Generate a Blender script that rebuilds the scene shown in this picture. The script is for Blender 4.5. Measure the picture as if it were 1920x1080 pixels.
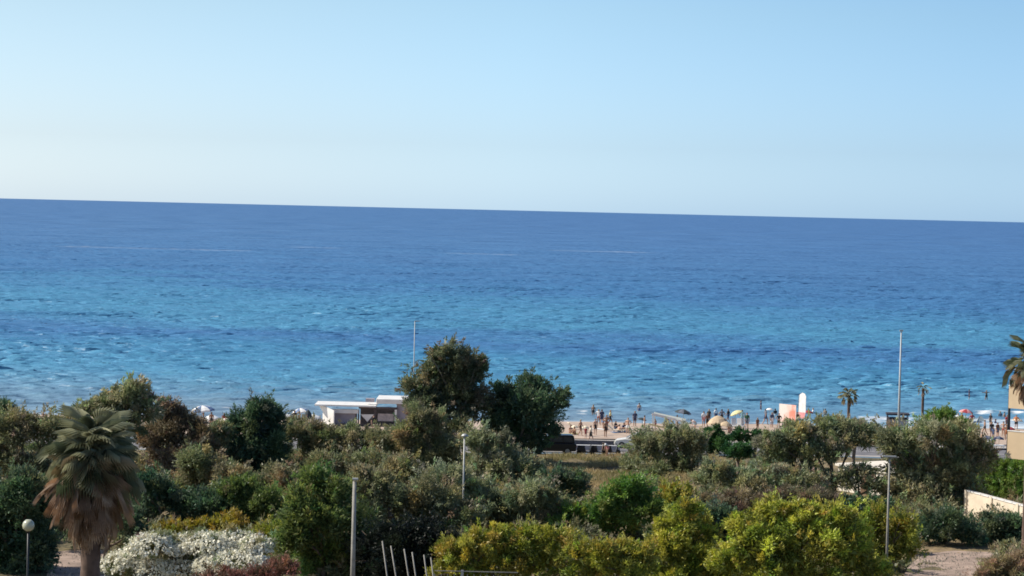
import bpy, bmesh, math, random
import numpy as np
from mathutils import Vector, Matrix
R = math.radians
random.seed(7)
rng = np.random.default_rng(11)
for o in list(bpy.data.objects):
    bpy.data.objects.remove(o)
SC = bpy.context.scene
COL = SC.collection

# ---------------------------------------------------------------- camera
F = 4400.0; HC = 24.0
PITCH = math.atan(146.4 / F); ROLL = math.atan(45 / 1920.0)
fwd = Vector((0, math.cos(PITCH), -math.sin(PITCH)))
r0 = Vector((1, 0, 0)); u0 = Vector((0, math.sin(PITCH), math.cos(PITCH)))
RT = math.cos(ROLL) * r0 + math.sin(ROLL) * u0
UP = -math.sin(ROLL) * r0 + math.cos(ROLL) * u0
cd = bpy.data.cameras.new('camera'); cam = bpy.data.objects.new('camera', cd); COL.objects.link(cam)
cd.sensor_width = 36.0; cd.lens = F / 1920.0 * 36.0
cd.clip_start = 1.0; cd.clip_end = 400000.0
M = Matrix((RT, UP, -fwd)).transposed().to_4x4(); M.translation = (0, 0, HC)
cam.matrix_world = M
SC.camera = cam

# ---------------------------------------------------------------- sky and sun
SUN_EL = R(42); SUN_AZ = R(-84)     # azimuth from +Y (out to sea), towards +X
sdir = Vector((math.sin(SUN_AZ) * math.cos(SUN_EL), math.cos(SUN_AZ) * math.cos(SUN_EL), math.sin(SUN_EL)))
W = bpy.data.worlds.new('World'); SC.world = W; W.use_nodes = True
nt = W.node_tree; nt.nodes.clear()
sky = nt.nodes.new('ShaderNodeTexSky'); sky.sky_type = 'NISHITA'; sky.sun_disc = False
sky.sun_elevation = SUN_EL; sky.sun_rotation = SUN_AZ
sky.altitude = 0; sky.air_density = 1.0; sky.dust_density = 0.6; sky.ozone_density = 2.0
# pale maritime air: bluish-white towards the horizon, whiter towards the sun's side
wc = nt.nodes.new('ShaderNodeTexCoord'); ws = nt.nodes.new('ShaderNodeSeparateXYZ'); nt.links.new(wc.outputs['Generated'], ws.inputs[0])
def wramp(fac, stops, gain):
    r = nt.nodes.new('ShaderNodeValToRGB'); e = r.color_ramp.elements
    e[0].position = stops[0][0]; e[0].color = (*[c / gain for c in stops[0][1]], 1); e[1].position = stops[1][0]; e[1].color = (*[c / gain for c in stops[1][1]], 1)
    for p, c in stops[2:]: q = e.new(p); q.color = (*[v / gain for v in c], 1)
    nt.links.new(fac, r.inputs[0]); return r
ra = wramp(ws.outputs[2], [(0.0, (1.62, 2.28, 3.60)), (0.028, (1.35, 1.76, 2.60)), (0.085, (1.34, 1.63, 1.98)), (0.35, (1.05, 1.2, 1.38)), (1.0, (0.95, 1.0, 1.1))], 4.0)
mh = nt.nodes.new('ShaderNodeMath'); mh.operation = 'MULTIPLY_ADD'; mh.inputs[1].default_value = .5; mh.inputs[2].default_value = .5; nt.links.new(ws.outputs[0], mh.inputs[0])
rb = wramp(mh.outputs[0], [(0.0, (1.55, 1.25, 1.0)), (0.40, (1.13, 1.01, .93)), (0.5, (1, 1, 1)), (0.60, (.79, .86, .93)), (1.0, (.70, .80, .92))], 2.0)
t1 = nt.nodes.new('ShaderNodeMix'); t1.data_type = 'RGBA'; t1.blend_type = 'MULTIPLY'; t1.inputs[0].default_value = 1.0
t2 = nt.nodes.new('ShaderNodeMix'); t2.data_type = 'RGBA'; t2.blend_type = 'MULTIPLY'; t2.inputs[0].default_value = 1.0
bg = nt.nodes.new('ShaderNodeBackground'); SKY_STRENGTH = 0.064; bg.inputs[1].default_value = SKY_STRENGTH * 8.0 / 8.0
gn = nt.nodes.new('ShaderNodeVectorMath'); gn.operation = 'SCALE'; gn.inputs[3].default_value = 8.0   # undoes the ramps' scaling (4 x 2)
wo = nt.nodes.new('ShaderNodeOutputWorld')
nt.links.new(sky.outputs[0], t1.inputs[6]); nt.links.new(ra.outputs[0], t1.inputs[7]); nt.links.new(t1.outputs[2], t2.inputs[6]); nt.links.new(rb.outputs[0], t2.inputs[7])
nt.links.new(t2.outputs[2], gn.inputs[0]); nt.links.new(gn.outputs[0], bg.inputs[0]); nt.links.new(bg.outputs[0], wo.inputs[0])
sl = bpy.data.lights.new('sun', 'SUN'); sl.energy = 4.4; sl.angle = R(0.53); sl.color = (1.0, 0.93, 0.82)
so = bpy.data.objects.new('sun', sl); COL.objects.link(so)
so.rotation_euler = sdir.to_track_quat('Z', 'Y').to_euler(); so.location = (0, 0, 60)
vs = SC.view_settings; vs.view_transform = 'Standard'; vs.look = 'None'; vs.gamma = 1.0; vs.use_curve_mapping = False
vs.exposure = 0.42
SC.cycles.filter_width = 1.7
SC.cycles.max_bounces = 5; SC.cycles.transmission_bounces = 3; SC.cycles.diffuse_bounces = 2; SC.cycles.glossy_bounces = 3

# ---------------------------------------------------------------- helpers: place
def ray(px, py):
    return fwd * F + RT * (px - 960) + UP * (540 - py)
def pt(px, py, Y):
    d = ray(px, py); k = Y / d.y
    return Vector((d.x * k, Y, HC + d.z * k))
def shore(x):
    x = min(max(x, -400), 400)
    return 265.0 + 0.115 * x + 0.9 * math.sin(x * 0.09) + 0.5 * math.sin(x * 0.23 + 1)
def tz(x, y):
    s = shore(x) - y
    P = [(-400, -9), (-60, -3.0), (-12, -0.8), (0, 0.02), (5, 0.45), (22, 1.1), (36, 1.42), (90, 1.5), (1e5, 1.5)]
    for (a, za), (b, zb) in zip(P, P[1:]):
        if s <= b:
            return za + (zb - za) * max(0, (s - a)) / (b - a)
    return 1.5
def G(px, py):
    d = ray(px, py)
    Y = 100.0
    prev = 1
    while Y < 420:
        k = Y / d.y
        z = HC + d.z * k
        if z <= max(tz(d.x * k, Y), -0.75):
            break
        Y += 0.25
    k = Y / d.y
    return Vector((d.x * k, Y, tz(d.x * k, Y)))

# ---------------------------------------------------------------- helpers: objects
def tag(o, label=None, cat=None, group=None, kind=None):
    if label: o['label'] = label
    if cat: o['category'] = cat
    if group: o['group'] = group
    if kind: o['kind'] = kind
    return o
def empty(name, loc, rz=0):
    o = bpy.data.objects.new(name, None); COL.objects.link(o); o.location = loc; o.rotation_euler = (0, 0, rz)
    o.empty_display_size = 0.3
    return o
def link(name, me, parent=None, loc=(0, 0, 0), rot=(0, 0, 0), scale=(1, 1, 1), mat=None):
    o = bpy.data.objects.new(name, me); COL.objects.link(o)
    o.parent = parent; o.location = loc; o.rotation_euler = rot; o.scale = scale
    if mat: me.materials.clear(); me.materials.append(mat)
    return o
def npmesh(name, verts, faces, smooth=False):
    """verts (n,3); faces (m,k) all the same size"""
    me = bpy.data.meshes.new(name)
    verts = np.asarray(verts, dtype=np.float32); faces = np.asarray(faces, dtype=np.int32)
    m, k = faces.shape
    me.vertices.add(len(verts)); me.vertices.foreach_set('co', verts.ravel())
    me.loops.add(m * k); me.loops.foreach_set('vertex_index', faces.ravel())
    me.polygons.add(m); me.polygons.foreach_set('loop_start', np.arange(0, m * k, k, dtype=np.int32))
    me.polygons.foreach_set('loop_total', np.full(m, k, dtype=np.int32))
    me.update(calc_edges=True)
    if smooth: me.polygons.foreach_set('use_smooth', np.ones(m, dtype=bool))
    return me
class MB:
    def __init__(s): s.v = []; s.f = []
    def quad(s, a, b, c, d):
        i = len(s.v); s.v += [tuple(a), tuple(b), tuple(c), tuple(d)]; s.f.append((i, i + 1, i + 2, i + 3)); return s
    def box(s, cx, cy, cz, sx, sy, sz, rz=0, M=None, taper=1.0):
        i = len(s.v); c, n = math.cos(rz), math.sin(rz)
        for dz in (-1, 1):
            t = taper if dz > 0 else 1
            for dx, dy in ((-1, -1), (1, -1), (1, 1), (-1, 1)):
                x, y = dx * sx / 2 * t, dy * sy / 2 * t
                p = Vector((cx + x * c - y * n, cy + x * n + y * c, cz + dz * sz / 2))
                if M: p = M @ p
                s.v.append(tuple(p))
        for f in ((3, 2, 1, 0), (4, 5, 6, 7), (0, 1, 5, 4), (1, 2, 6, 5), (2, 3, 7, 6), (3, 0, 4, 7)):
            s.f.append(tuple(i + a for a in f))
        return s
    def tube(s, pts, rad, n=8, cap=True):
        pts = [Vector(p) for p in pts]; rings = []
        for k, p in enumerate(pts):
            d = (pts[min(k + 1, len(pts) - 1)] - pts[max(k - 1, 0)]).normalized()
            a = d.cross(Vector((0, 0, 1)) if abs(d.z) < .95 else Vector((1, 0, 0))).normalized(); b = d.cross(a)
            r = rad[k] if isinstance(rad, (list, tuple)) else rad
            i = len(s.v); rings.append(i)
            for j in range(n):
                t = 2 * math.pi * j / n
                s.v.append(tuple(p + a * (r * math.cos(t)) + b * (r * math.sin(t))))
        for r1, r2 in zip(rings, rings[1:]):
            for j in range(n):
                s.f.append((r1 + j, r1 + (j + 1) % n, r2 + (j + 1) % n, r2 + j))
        if cap:
            s.f.append(tuple(rings[0] + j for j in range(n))[::-1]); s.f.append(tuple(rings[-1] + j for j in range(n)))
        return s
    def lathe(s, prof, n=16, c=(0, 0, 0)):
        rings = []
        for r, z in prof:
            rings.append(len(s.v))
            for j in range(n):
                t = 2 * math.pi * j / n
                s.v.append((c[0] + r * math.cos(t), c[1] + r * math.sin(t), c[2] + z))
        for r1, r2 in zip(rings, rings[1:]):
            for j in range(n):
                s.f.append((r1 + j, r1 + (j + 1) % n, r2 + (j + 1) % n, r2 + j))
        return s
    def prism(s, poly, y0, y1):
        """poly in (x,z), extruded along y"""
        n = len(poly); i = len(s.v)
        for y in (y0, y1):
            for x, z in poly: s.v.append((x, y, z))
        s.f.append(tuple(i + k for k in range(n))); s.f.append(tuple(i + n + k for k in range(n))[::-1])
        for k in range(n):
            a, b = i + k, i + (k + 1) % n
            s.f.append((b, a, a + n, b + n))
        return s
    def mesh(s, name, smooth=False):
        me = bpy.data.meshes.new(name); me.from_pydata(s.v, [], s.f); me.update()
        bm = bmesh.new(); bm.from_mesh(me); bmesh.ops.recalc_face_normals(bm, faces=bm.faces); bm.to_mesh(me); bm.free()
        if smooth: me.polygons.foreach_set('use_smooth', np.ones(len(me.polygons), dtype=bool))
        return me
    def build(s, name, mat, parent=None, smooth=False, bevel=0, **kw):
        o = link(name, s.mesh(name, smooth), parent, mat=mat, **kw)
        if bevel:
            b = o.modifiers.new('bevel', 'BEVEL'); b.width = bevel; b.segments = 2; b.limit_method = 'ANGLE'
        return o

# ---------------------------------------------------------------- materials
MATS = {}
def newmat(name):
    m = bpy.data.materials.new(name); m.use_nodes = True; m.node_tree.nodes.clear()
    nt = m.node_tree
    out = nt.nodes.new('ShaderNodeOutputMaterial'); b = nt.nodes.new('ShaderNodeBsdfPrincipled')
    nt.links.new(b.outputs[0], out.inputs[0])
    return m, nt, b, out
def N(nt, t, **kw):
    n = nt.nodes.new('ShaderNode' + t)
    for k, v in kw.items():
        if k.startswith('i_'):
            key = k[2:]; n.inputs[int(key) if key.isdigit() else key].default_value = v
        else: setattr(n, k, v)
    return n
def ramp(nt, fac, stops, interp='LINEAR'):
    r = nt.nodes.new('ShaderNodeValToRGB'); r.color_ramp.interpolation = interp
    e = r.color_ramp.elements
    while len(e) > 1: e.remove(e[-1])
    e[0].position = stops[0][0]; e[0].color = (*stops[0][1], 1)
    for p, c in stops[1:]:
        q = e.new(p); q.color = (*c, 1)
    nt.links.new(fac, r.inputs[0]); return r
def mat(name, col, rough=0.7, var=0.18, scale=3.0, bump=0.0, metal=0.0, col2=None):
    """solid colour broken up by noise in colour, roughness and relief"""
    if name in MATS: return MATS[name]
    m, nt, b, out = newmat(name)
    tc = N(nt, 'TexCoord'); n = N(nt, 'TexNoise'); n.inputs['Scale'].default_value = scale; n.inputs['Detail'].default_value = 6
    nt.links.new(tc.outputs['Object'], n.inputs['Vector'])
    c2 = col2 or tuple(c * (1 - var) for c in col); c1 = tuple(min(1, c * (1 + var * 0.5)) for c in col)
    r = ramp(nt, n.outputs[0], [(0.3, c2), (0.7, c1)])
    nt.links.new(r.outputs[0], b.inputs['Base Color'])
    b.inputs['Roughness'].default_value = rough; b.inputs['Metallic'].default_value = metal
    if bump:
        bp = N(nt, 'Bump'); bp.inputs['Strength'].default_value = bump; bp.inputs['Distance'].default_value = 0.03
        nt.links.new(n.outputs[0], bp.inputs['Height']); nt.links.new(bp.outputs[0], b.inputs['Normal'])
    MATS[name] = m; return m

def leafmat(name, gloss=0.45, trans=0.36, metal=0):
    m, nt, b, out = newmat(name)
    a = N(nt, 'Attribute', attribute_name='tint')
    nt.links.new(a.outputs[0], b.inputs['Base Color']); b.inputs['Roughness'].default_value = gloss
    b.inputs['Specular IOR Level'].default_value = 0.35
    t = N(nt, 'BsdfTranslucent'); mx = N(nt, 'MixShader'); mx.inputs[0].default_value = trans
    hs = N(nt, 'HueSaturation'); hs.inputs['Value'].default_value = 1.25; hs.inputs['Saturation'].default_value = 1.1
    nt.links.new(a.outputs[0], hs.inputs['Color']); nt.links.new(hs.outputs[0], t.inputs[0])
    nt.links.new(b.outputs[0], mx.inputs[1]); nt.links.new(t.outputs[0], mx.inputs[2]); nt.links.new(mx.outputs[0], out.inputs[0])
    return m
M_LEAF = leafmat('leaf')
M_PETAL = leafmat('petal', 0.6, 0.2)
M_BARK = mat('bark', (0.16, 0.12, 0.09), 0.9, 0.4, 5, 0.6)
M_BARK2 = mat('grey_bark', (0.22, 0.19, 0.16), 0.9, 0.4, 4, 0.6)
M_WHITE = mat('white_paint', (0.78, 0.76, 0.72), 0.5, 0.12, 1.5)
M_CREAM = mat('cream_render', (0.66, 0.50, 0.32), 0.85, 0.10, 0.7, 0.2)
M_DARKMET = mat('dark_metal', (0.03, 0.032, 0.035), 0.45, 0.2, 5, 0, 0.3)
M_POLEG = mat('galvanised_pole', (0.38, 0.385, 0.37), 0.5, 0.2, 2, 0, 0.3)
M_CONC = mat('concrete_pole', (0.31, 0.295, 0.26), 0.85, 0.25, 4, 0.3)

# ---------------------------------------------------------------- value noise for meshes
def vnoise(x, y, seed=0):
    xi = np.floor(x).astype(np.int64); yi = np.floor(y).astype(np.int64); fx = x - xi; fy = y - yi
    def h(a, b):
        n = (a * 374761393 + b * 668265263 + seed * 1442695041) & 0xffffffff
        n = ((n ^ (n >> 13)) * 1274126177) & 0xffffffff
        return ((n ^ (n >> 16)) & 0xffff) / 65535.0
    fx = fx * fx * (3 - 2 * fx); fy = fy * fy * (3 - 2 * fy)
    return (h(xi, yi) * (1 - fx) + h(xi + 1, yi) * fx) * (1 - fy) + (h(xi, yi + 1) * (1 - fx) + h(xi + 1, yi + 1) * fx) * fy
def fbm(x, y, seed=0, o=4):
    s = 0; a = 0.5; t = 0
    for k in range(o):
        s = s + a * vnoise(x * 2 ** k, y * 2 ** k, seed + k); t += a; a *= 0.5
    return s / t
shoreV = np.vectorize(shore); 

# ---------------------------------------------------------------- SEA
def make_sea():
    ys = [246.0]
    while ys[-1] < 2600:
        ys.append(ys[-1] + 0.42 * max(1.0, (ys[-1] / 300.0)) ** 1.55)
    while ys[-1] < 120000:
        ys.append(ys[-1] * 1.06)
    ys = np.array(ys); n = 330
    u = np.linspace(-0.30, 0.30, n); u = np.concatenate([[-60, -6, -1.2, -0.5], u, [0.5, 1.2, 6, 60]])
    U, Yg = np.meshgrid(u, ys); X = U * np.minimum(Yg, 3000)
    X[:, 0] = -150000; X[:, -1] = 150000; X[:, 1] = -30000; X[:, -2] = 30000
    big = Yg > 3000
    X = np.where(big & (np.abs(U) < 2), U * Yg, X)
    Z = np.zeros_like(X)
    r = np.random.default_rng(5)
    amp = np.clip((2600 - Yg) / 1900, 0, 1) * np.clip((0.42 - np.abs(U)) / 0.12, 0, 1)
    SH = np.interp(X, np.linspace(-400, 400, 1601), shoreV(np.linspace(-400, 400, 1601)))
    off = Yg - SH
    amp = amp * (0.10 + 0.90 * np.clip((off + 1) / 55, 0.0, 1) ** .8)
    gust = 0.72 + 0.56 * fbm(X / 38, Yg / 60, 3, 3)
    for k in range(52):
        L = 1.7 * (4.2 ** r.random()) ; th = r.normal(0, 0.62) + 0.1
        kk = 2 * math.pi / L; a = 0.0074 * L * (0.6 + 0.8 * r.random())
        ph = r.random() * 6.28
        env = 0.4 + 1.2 * vnoise(X / (L * 3) + k * 7.1, Yg / (L * 3) + k * 3.3, k)
        c = np.sin(kk * (X * math.sin(th) + Yg * math.cos(th)) + ph)
        Z += a * env * (c + 0.25 * c * np.abs(c)) * amp * gust
    # long low swell crests rolling in near the shore
    foam = np.zeros_like(X)
    def ridge(o0, x0, x1, h, w, wig, f):
        nonlocal Z, foam
        c = o0 + wig * (fbm(X / 14, X * 0 + o0, 40, 3) - 0.5) * 2
        m = np.clip((X - x0) / 3, 0, 1) * np.clip((x1 - X) / 3, 0, 1)
        d = off - c
        g = np.where(d < 0, np.exp(-(d / (w * 0.6)) ** 2), np.exp(-(d / (w * 1.6)) ** 2)) * m
        Z += g * h
        fo = np.where((d < 0.3) & (d > -w * 1.8), 1.0, 0.0) * m * np.clip((fbm(X / 2.2, off / 1.2, int(o0 * 3), 3) - (1 - f)) * 6, 0, 1)
        foam[:] = np.maximum(foam, fo)
    ridge(34, 15, 38, 0.34, 1.2, 1.0, 0.24)
    ridge(22, 44, 75, 0.28, 0.9, 1.4, 0.46)
    ridge(13, 44, 80, 0.22, 1.0, 1.5, 0.42)
    ridge(15, -60, -22, 0.24, 1.0, 1.5, 0.25)
    ridge(25, -75, -10, 0.2, 1.0, 2.0, 0.12)
    ridge(13, -10, 28, 0.20, 1.0, 1.6, 0.28)
    ridge(5, -90, 90, 0.14, 0.9, 1.6, 0.22)
    # swash along the water's edge
    foam = np.maximum(foam, np.clip(1.2 - np.abs(off - 0.6 - 1.5 * fbm(X / 5, X * 0, 9)) / 1.4, 0, 1) * np.clip((fbm(X / 1.5, off / 0.8, 21) - .38) * 5, 0, 1) * np.clip(0.3 + (X - 36) / 10, .3, 1))
    wash = ((X > 42) & (off < 14) & (off > 0)) * np.clip((fbm(X / 3, off / 1.5, 77) - 0.35) * 1.8, 0, .55)
    foam = np.maximum(foam, wash)
    # thin slicks of foam drifting far out
    for (yy, xa, xb, ww) in ((1190, -235, -128, 7), (1330, -130, -95, 8), (1420, 20, 90, 10), (1250, -40, 8, 6)):
        cc = yy + 26 * (fbm(X / 45, X * 0, int(yy)) - .5)
        foam = np.maximum(foam, 0.17 * np.exp(-((Yg - cc) / ww) ** 2) * np.clip((X - xa) / 10, 0, 1) * np.clip((xb - X) / 10, 0, 1) * (0.5 + fbm(X / 6, Yg / 9, 71)))
    V = np.stack([X.ravel(), Yg.ravel(), Z.ravel()], 1)
    ny, nx = X.shape; I = np.arange(ny * nx).reshape(ny, nx)
    Fc = np.stack([I[:-1, :-1].ravel(), I[:-1, 1:].ravel(), I[1:, 1:].ravel(), I[1:, :-1].ravel()], 1)
    me = npmesh('sea', V, Fc, True)
    at = me.attributes.new('foam', 'FLOAT', 'POINT'); at.data.foreach_set('value', foam.ravel().astype(np.float32))
    m, nt, b, out = newmat('sea_water')
    geo = N(nt, 'NewGeometry'); sep = N(nt, 'SeparateXYZ'); nt.links.new(geo.outputs['Position'], sep.inputs[0])
    # depth of water falls with the distance from the shore; sea-grass and sand beds break the bands
    mp = N(nt, 'Mapping'); mp.inputs['Scale'].default_value = (0.012, 0.017, 1); nt.links.new(geo.outputs['Position'], mp.inputs[0])
    n1 = N(nt, 'TexNoise'); n1.inputs['Scale'].default_value = 1; n1.inputs['Detail'].default_value = 4; nt.links.new(mp.outputs[0], n1.inputs['Vector'])
    inv = N(nt, 'Math', operation='DIVIDE'); inv.inputs[0].default_value = 105.6; nt.links.new(sep.outputs[1], inv.inputs[1])   # 105.6/y : 0.4 at the shore
    nn = N(nt, 'Math', operation='MULTIPLY_ADD'); nt.links.new(n1.outputs[0], nn.inputs[0]); nn.inputs[1].default_value = 0.10; nn.inputs[2].default_value = -0.05
    ad = N(nt, 'Math', operation='ADD'); nt.links.new(inv.outputs[0], ad.inputs[0]); nt.links.new(nn.outputs[0], ad.inputs[1])
    cl = N(nt, 'Clamp'); cl.inputs[1].default_value = -150; cl.inputs[2].default_value = 150; nt.links.new(sep.outputs[0], cl.inputs[0])
    sx = N(nt, 'Math', operation='MULTIPLY_ADD'); nt.links.new(cl.outputs[0], sx.inputs[0]); sx.inputs[1].default_value = -0.00012; nt.links.new(ad.outputs[0], sx.inputs[2])
    sc_ = N(nt, 'Math', operation='MULTIPLY'); nt.links.new(sx.outputs[0], sc_.inputs[0]); sc_.inputs[1].default_value = 2.0
    rp = ramp(nt, sc_.outputs[0], SEA_STOPS)
    # finer patches: seagrass, and wind-ripple contrast painted into the base colour
    mp2 = N(nt, 'Mapping'); mp2.inputs['Scale'].default_value = (0.20, 0.30, 1); nt.links.new(geo.outputs['Position'], mp2.inputs[0])
    n2 = N(nt, 'TexNoise'); n2.inputs['Scale'].default_value = 1; n2.inputs['Detail'].default_value = 6; nt.links.new(mp2.outputs[0], n2.inputs['Vector'])
    r2 = ramp(nt, n2.outputs[0], [(0.35, (0.55, 0.6, 0.7)), (0.65, (1.2, 1.2, 1.15))])
    mu = N(nt, 'Mix', data_type='RGBA', blend_type='MULTIPLY'); mu.inputs[0].default_value = 0.5
    nt.links.new(rp.outputs[0], mu.inputs[6]); nt.links.new(r2.outputs[0], mu.inputs[7])
    fa = N(nt, 'Attribute', attribute_name='foam')
    mx = N(nt, 'Mix', data_type='RGBA'); nt.links.new(fa.outputs['Fac'], mx.inputs[0]); nt.links.new(mu.outputs[2], mx.inputs[6]); mx.inputs[7].default_value = (0.8, 0.82, 0.82, 1)
    nt.links.new(mx.outputs[2], b.inputs['Base Color'])
    rr = N(nt, 'MapRange'); rr.inputs[3].default_value = 0.47; rr.inputs[4].default_value = 0.8; nt.links.new(fa.outputs['Fac'], rr.inputs[0]); nt.links.new(rr.outputs[0], b.inputs['Roughness'])
    b.inputs['IOR'].default_value = 1.33
    # ripples, from small wavelets to the wind lanes far out
    def bumpn(sx_, sy_, dist, prev=None, det=3, strength=1.0):
        q = N(nt, 'Mapping'); q.inputs['Scale'].default_value = (sx_, sy_, 1); nt.links.new(geo.outputs['Position'], q.inputs[0])
        t = N(nt, 'TexNoise'); t.inputs['Scale'].default_value = 1; t.inputs['Detail'].default_value = det; nt.links.new(q.outputs[0], t.inputs['Vector'])
        bp = N(nt, 'Bump'); bp.inputs['Strength'].default_value = strength; bp.inputs['Distance'].default_value = dist
        nt.links.new(t.outputs[0], bp.inputs['Height'])
        if prev: nt.links.new(prev.outputs[0], bp.inputs['Normal'])
        return bp
    # far out, the waves are too small for relief: their facets tilt the normal directly
    def facet(sx_, sy_, det, k0, k1, y0, y1, seed):
        q = N(nt, 'Mapping'); q.inputs['Scale'].default_value = (sx_, sy_, 1); q.inputs['Location'].default_value = (seed, seed, 0); nt.links.new(geo.outputs['Position'], q.inputs[0])
        t = N(nt, 'TexNoise'); t.inputs['Scale'].default_value = 1; t.inputs['Detail'].default_value = det; nt.links.new(q.outputs[0], t.inputs['Vector'])
        v = N(nt, 'VectorMath', operation='SUBTRACT'); nt.links.new(t.outputs['Color'], v.inputs[0]); v.inputs[1].default_value = (.5, .5, .5)
        w = N(nt, 'MapRange'); w.inputs[1].default_value = y0; w.inputs[2].default_value = y1; w.inputs[3].default_value = k0; w.inputs[4].default_value = k1; nt.links.new(sep.outputs[1], w.inputs[0])
        u_ = N(nt, 'VectorMath', operation='MULTIPLY'); nt.links.new(v.outputs[0], u_.inputs[0]); u_.inputs[1].default_value = (1, 1, 0)
        z_ = N(nt, 'VectorMath', operation='SCALE'); nt.links.new(u_.outputs[0], z_.inputs[0]); nt.links.new(w.outputs[0], z_.inputs[3]); return z_
    fs = [facet(.35, .5, 3, .15, 1.5, 400, 2600, 3.1), facet(.02, .028, 3, .15, 1.5, 500, 2800, 7.7)]
    acc = geo.outputs['Normal']
    for f_ in fs:
        q = N(nt, 'VectorMath', operation='ADD'); nt.links.new(acc, q.inputs[0]); nt.links.new(f_.outputs[0], q.inputs[1]); acc = q.outputs[0]
    nrm = N(nt, 'VectorMath', operation='NORMALIZE'); nt.links.new(acc, nrm.inputs[0])
    b1 = bumpn(0.9, 1.6, 0.18, nrm)
    b2 = bumpn(0.16, 0.30, 0.8, b1)
    b3 = bumpn(0.03, 0.045, 2.2, b2)
    nt.links.new(b3.outputs[0], b.inputs['Normal'])
    o = link('sea', me, mat=m); tag(o, kind='structure')
SEA_STOPS = [(0.0, (0.060, 0.155, 0.335)), (0.16, (0.058, 0.162, 0.335)), (0.30, (0.055, 0.175, 0.355)), (0.36, (0.065, 0.225, 0.39)), (0.44, (0.07, 0.245, 0.40)),
             (0.50, (0.052, 0.165, 0.345)), (0.57, (0.055, 0.21, 0.37)), (0.64, (0.08, 0.26, 0.41)), (0.72, (0.12, 0.26, 0.38)), (0.80, (0.17, 0.26, 0.34))]
make_sea()

# ---------------------------------------------------------------- LAND (strips that follow the shoreline)
def strip(name, s_list, m, zf=None, xs=None, dz=0.0, wob=0.0):
    if xs is None:
        xs = [-4000, -1500, -700, -400, -250] + list(np.arange(-150, 150.1, 1.5)) + [250, 400, 700, 1500, 4000]
    V = []; 
    for s in s_list:
        for x in xs:
            y = shore(x) - s
            z = (zf or tz)(x, y) + dz
            V.append((x, y, z))
    V = np.array(V)
    if wob: V[:, 2] += wob * (fbm(V[:, 0] / 4, V[:, 1] / 4, 8, 4) - 0.5)
    I = np.arange(len(V)).reshape(len(s_list), len(xs))
    Fc = np.stack([I[:-1, :-1].ravel(), I[1:, :-1].ravel(), I[1:, 1:].ravel(), I[:-1, 1:].ravel()], 1)
    o = link(name, npmesh(name, V, Fc, True), mat=m); tag(o, kind='structure'); return o
def groundmat():
    m, nt, b, out = newmat('dry_ground')
    g = N(nt, 'NewGeometry')
    def nz(sc, det=6):
        q = N(nt, 'TexNoise'); q.inputs['Scale'].default_value = sc; q.inputs['Detail'].default_value = det; nt.links.new(g.outputs['Position'], q.inputs['Vector']); return q
    a = nz(0.18); c = nz(1.7, 8)
    r1 = ramp(nt, a.outputs[0], [(0.35, (0.075, 0.068, 0.032)), (0.5, (0.19, 0.15, 0.075)), (0.66, (0.30, 0.22, 0.13))])
    r2 = ramp(nt, c.outputs[0], [(0.3, (0.5, 0.5, 0.5)), (0.7, (1.25, 1.2, 1.1))])
    mu = N(nt, 'Mix', data_type='RGBA', blend_type='MULTIPLY'); mu.inputs[0].default_value = 0.9
    nt.links.new(r1.outputs[0], mu.inputs[6]); nt.links.new(r2.outputs[0], mu.inputs[7]); nt.links.new(mu.outputs[2], b.inputs['Base Color'])
    bp = N(nt, 'Bump'); bp.inputs['Distance'].default_value = 0.25; nt.links.new(c.outputs[0], bp.inputs['Height']); nt.links.new(bp.outputs[0], b.inputs['Normal'])
    b.inputs['Roughness'].default_value = 0.95
    return m
M_GROUND = groundmat()
M_SAND = mat('sand', (0.47, 0.365, 0.285), 0.95, 0.25, 0.6, 0.9)
M_WET = mat('wet_sand', (0.15, 0.12, 0.10), 0.25, 0.2, 0.8, 0.1)
M_ASPH = mat('asphalt', (0.16, 0.155, 0.165), 0.9, 0.25, 1.3, 0.2)
M_PAVE = mat('pavement', (0.38, 0.35, 0.32), 0.9, 0.2, 1.0, 0.2)
M_DIRT = mat('pinkish_dirt', (0.36, 0.27, 0.215), 0.95, 0.4, 0.9, 0.9)
strip('beach', [2.4] + list(np.arange(3, 34, 1.0)), M_SAND, wob=0.28)
strip('wet_sand', [-140, -60, -25, -12, -8, -4, -2, -1, 0, 0.7, 1.5, 2.4], M_WET)
strip('promenade', [34, 34.0, 36.6, 36.6], M_PAVE, zf=lambda x, y: tz(x, y))
strip('road', [36.6, 38, 40, 42, 44.2, 46.5], M_ASPH, dz=-0.12)
strip('verge', [46.5, 47.6], M_PAVE)
def gz(x, y): return 1.5 if shore(x) - y > 50 else tz(x, y)
strip('ground', [47.6, 48.6, 49.6, 50.6] + list(np.arange(52, 175, 1.6)) + [200, 230, 400, 1000, 4000], M_GROUND, wob=0.3, dz=-0.06)
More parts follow.
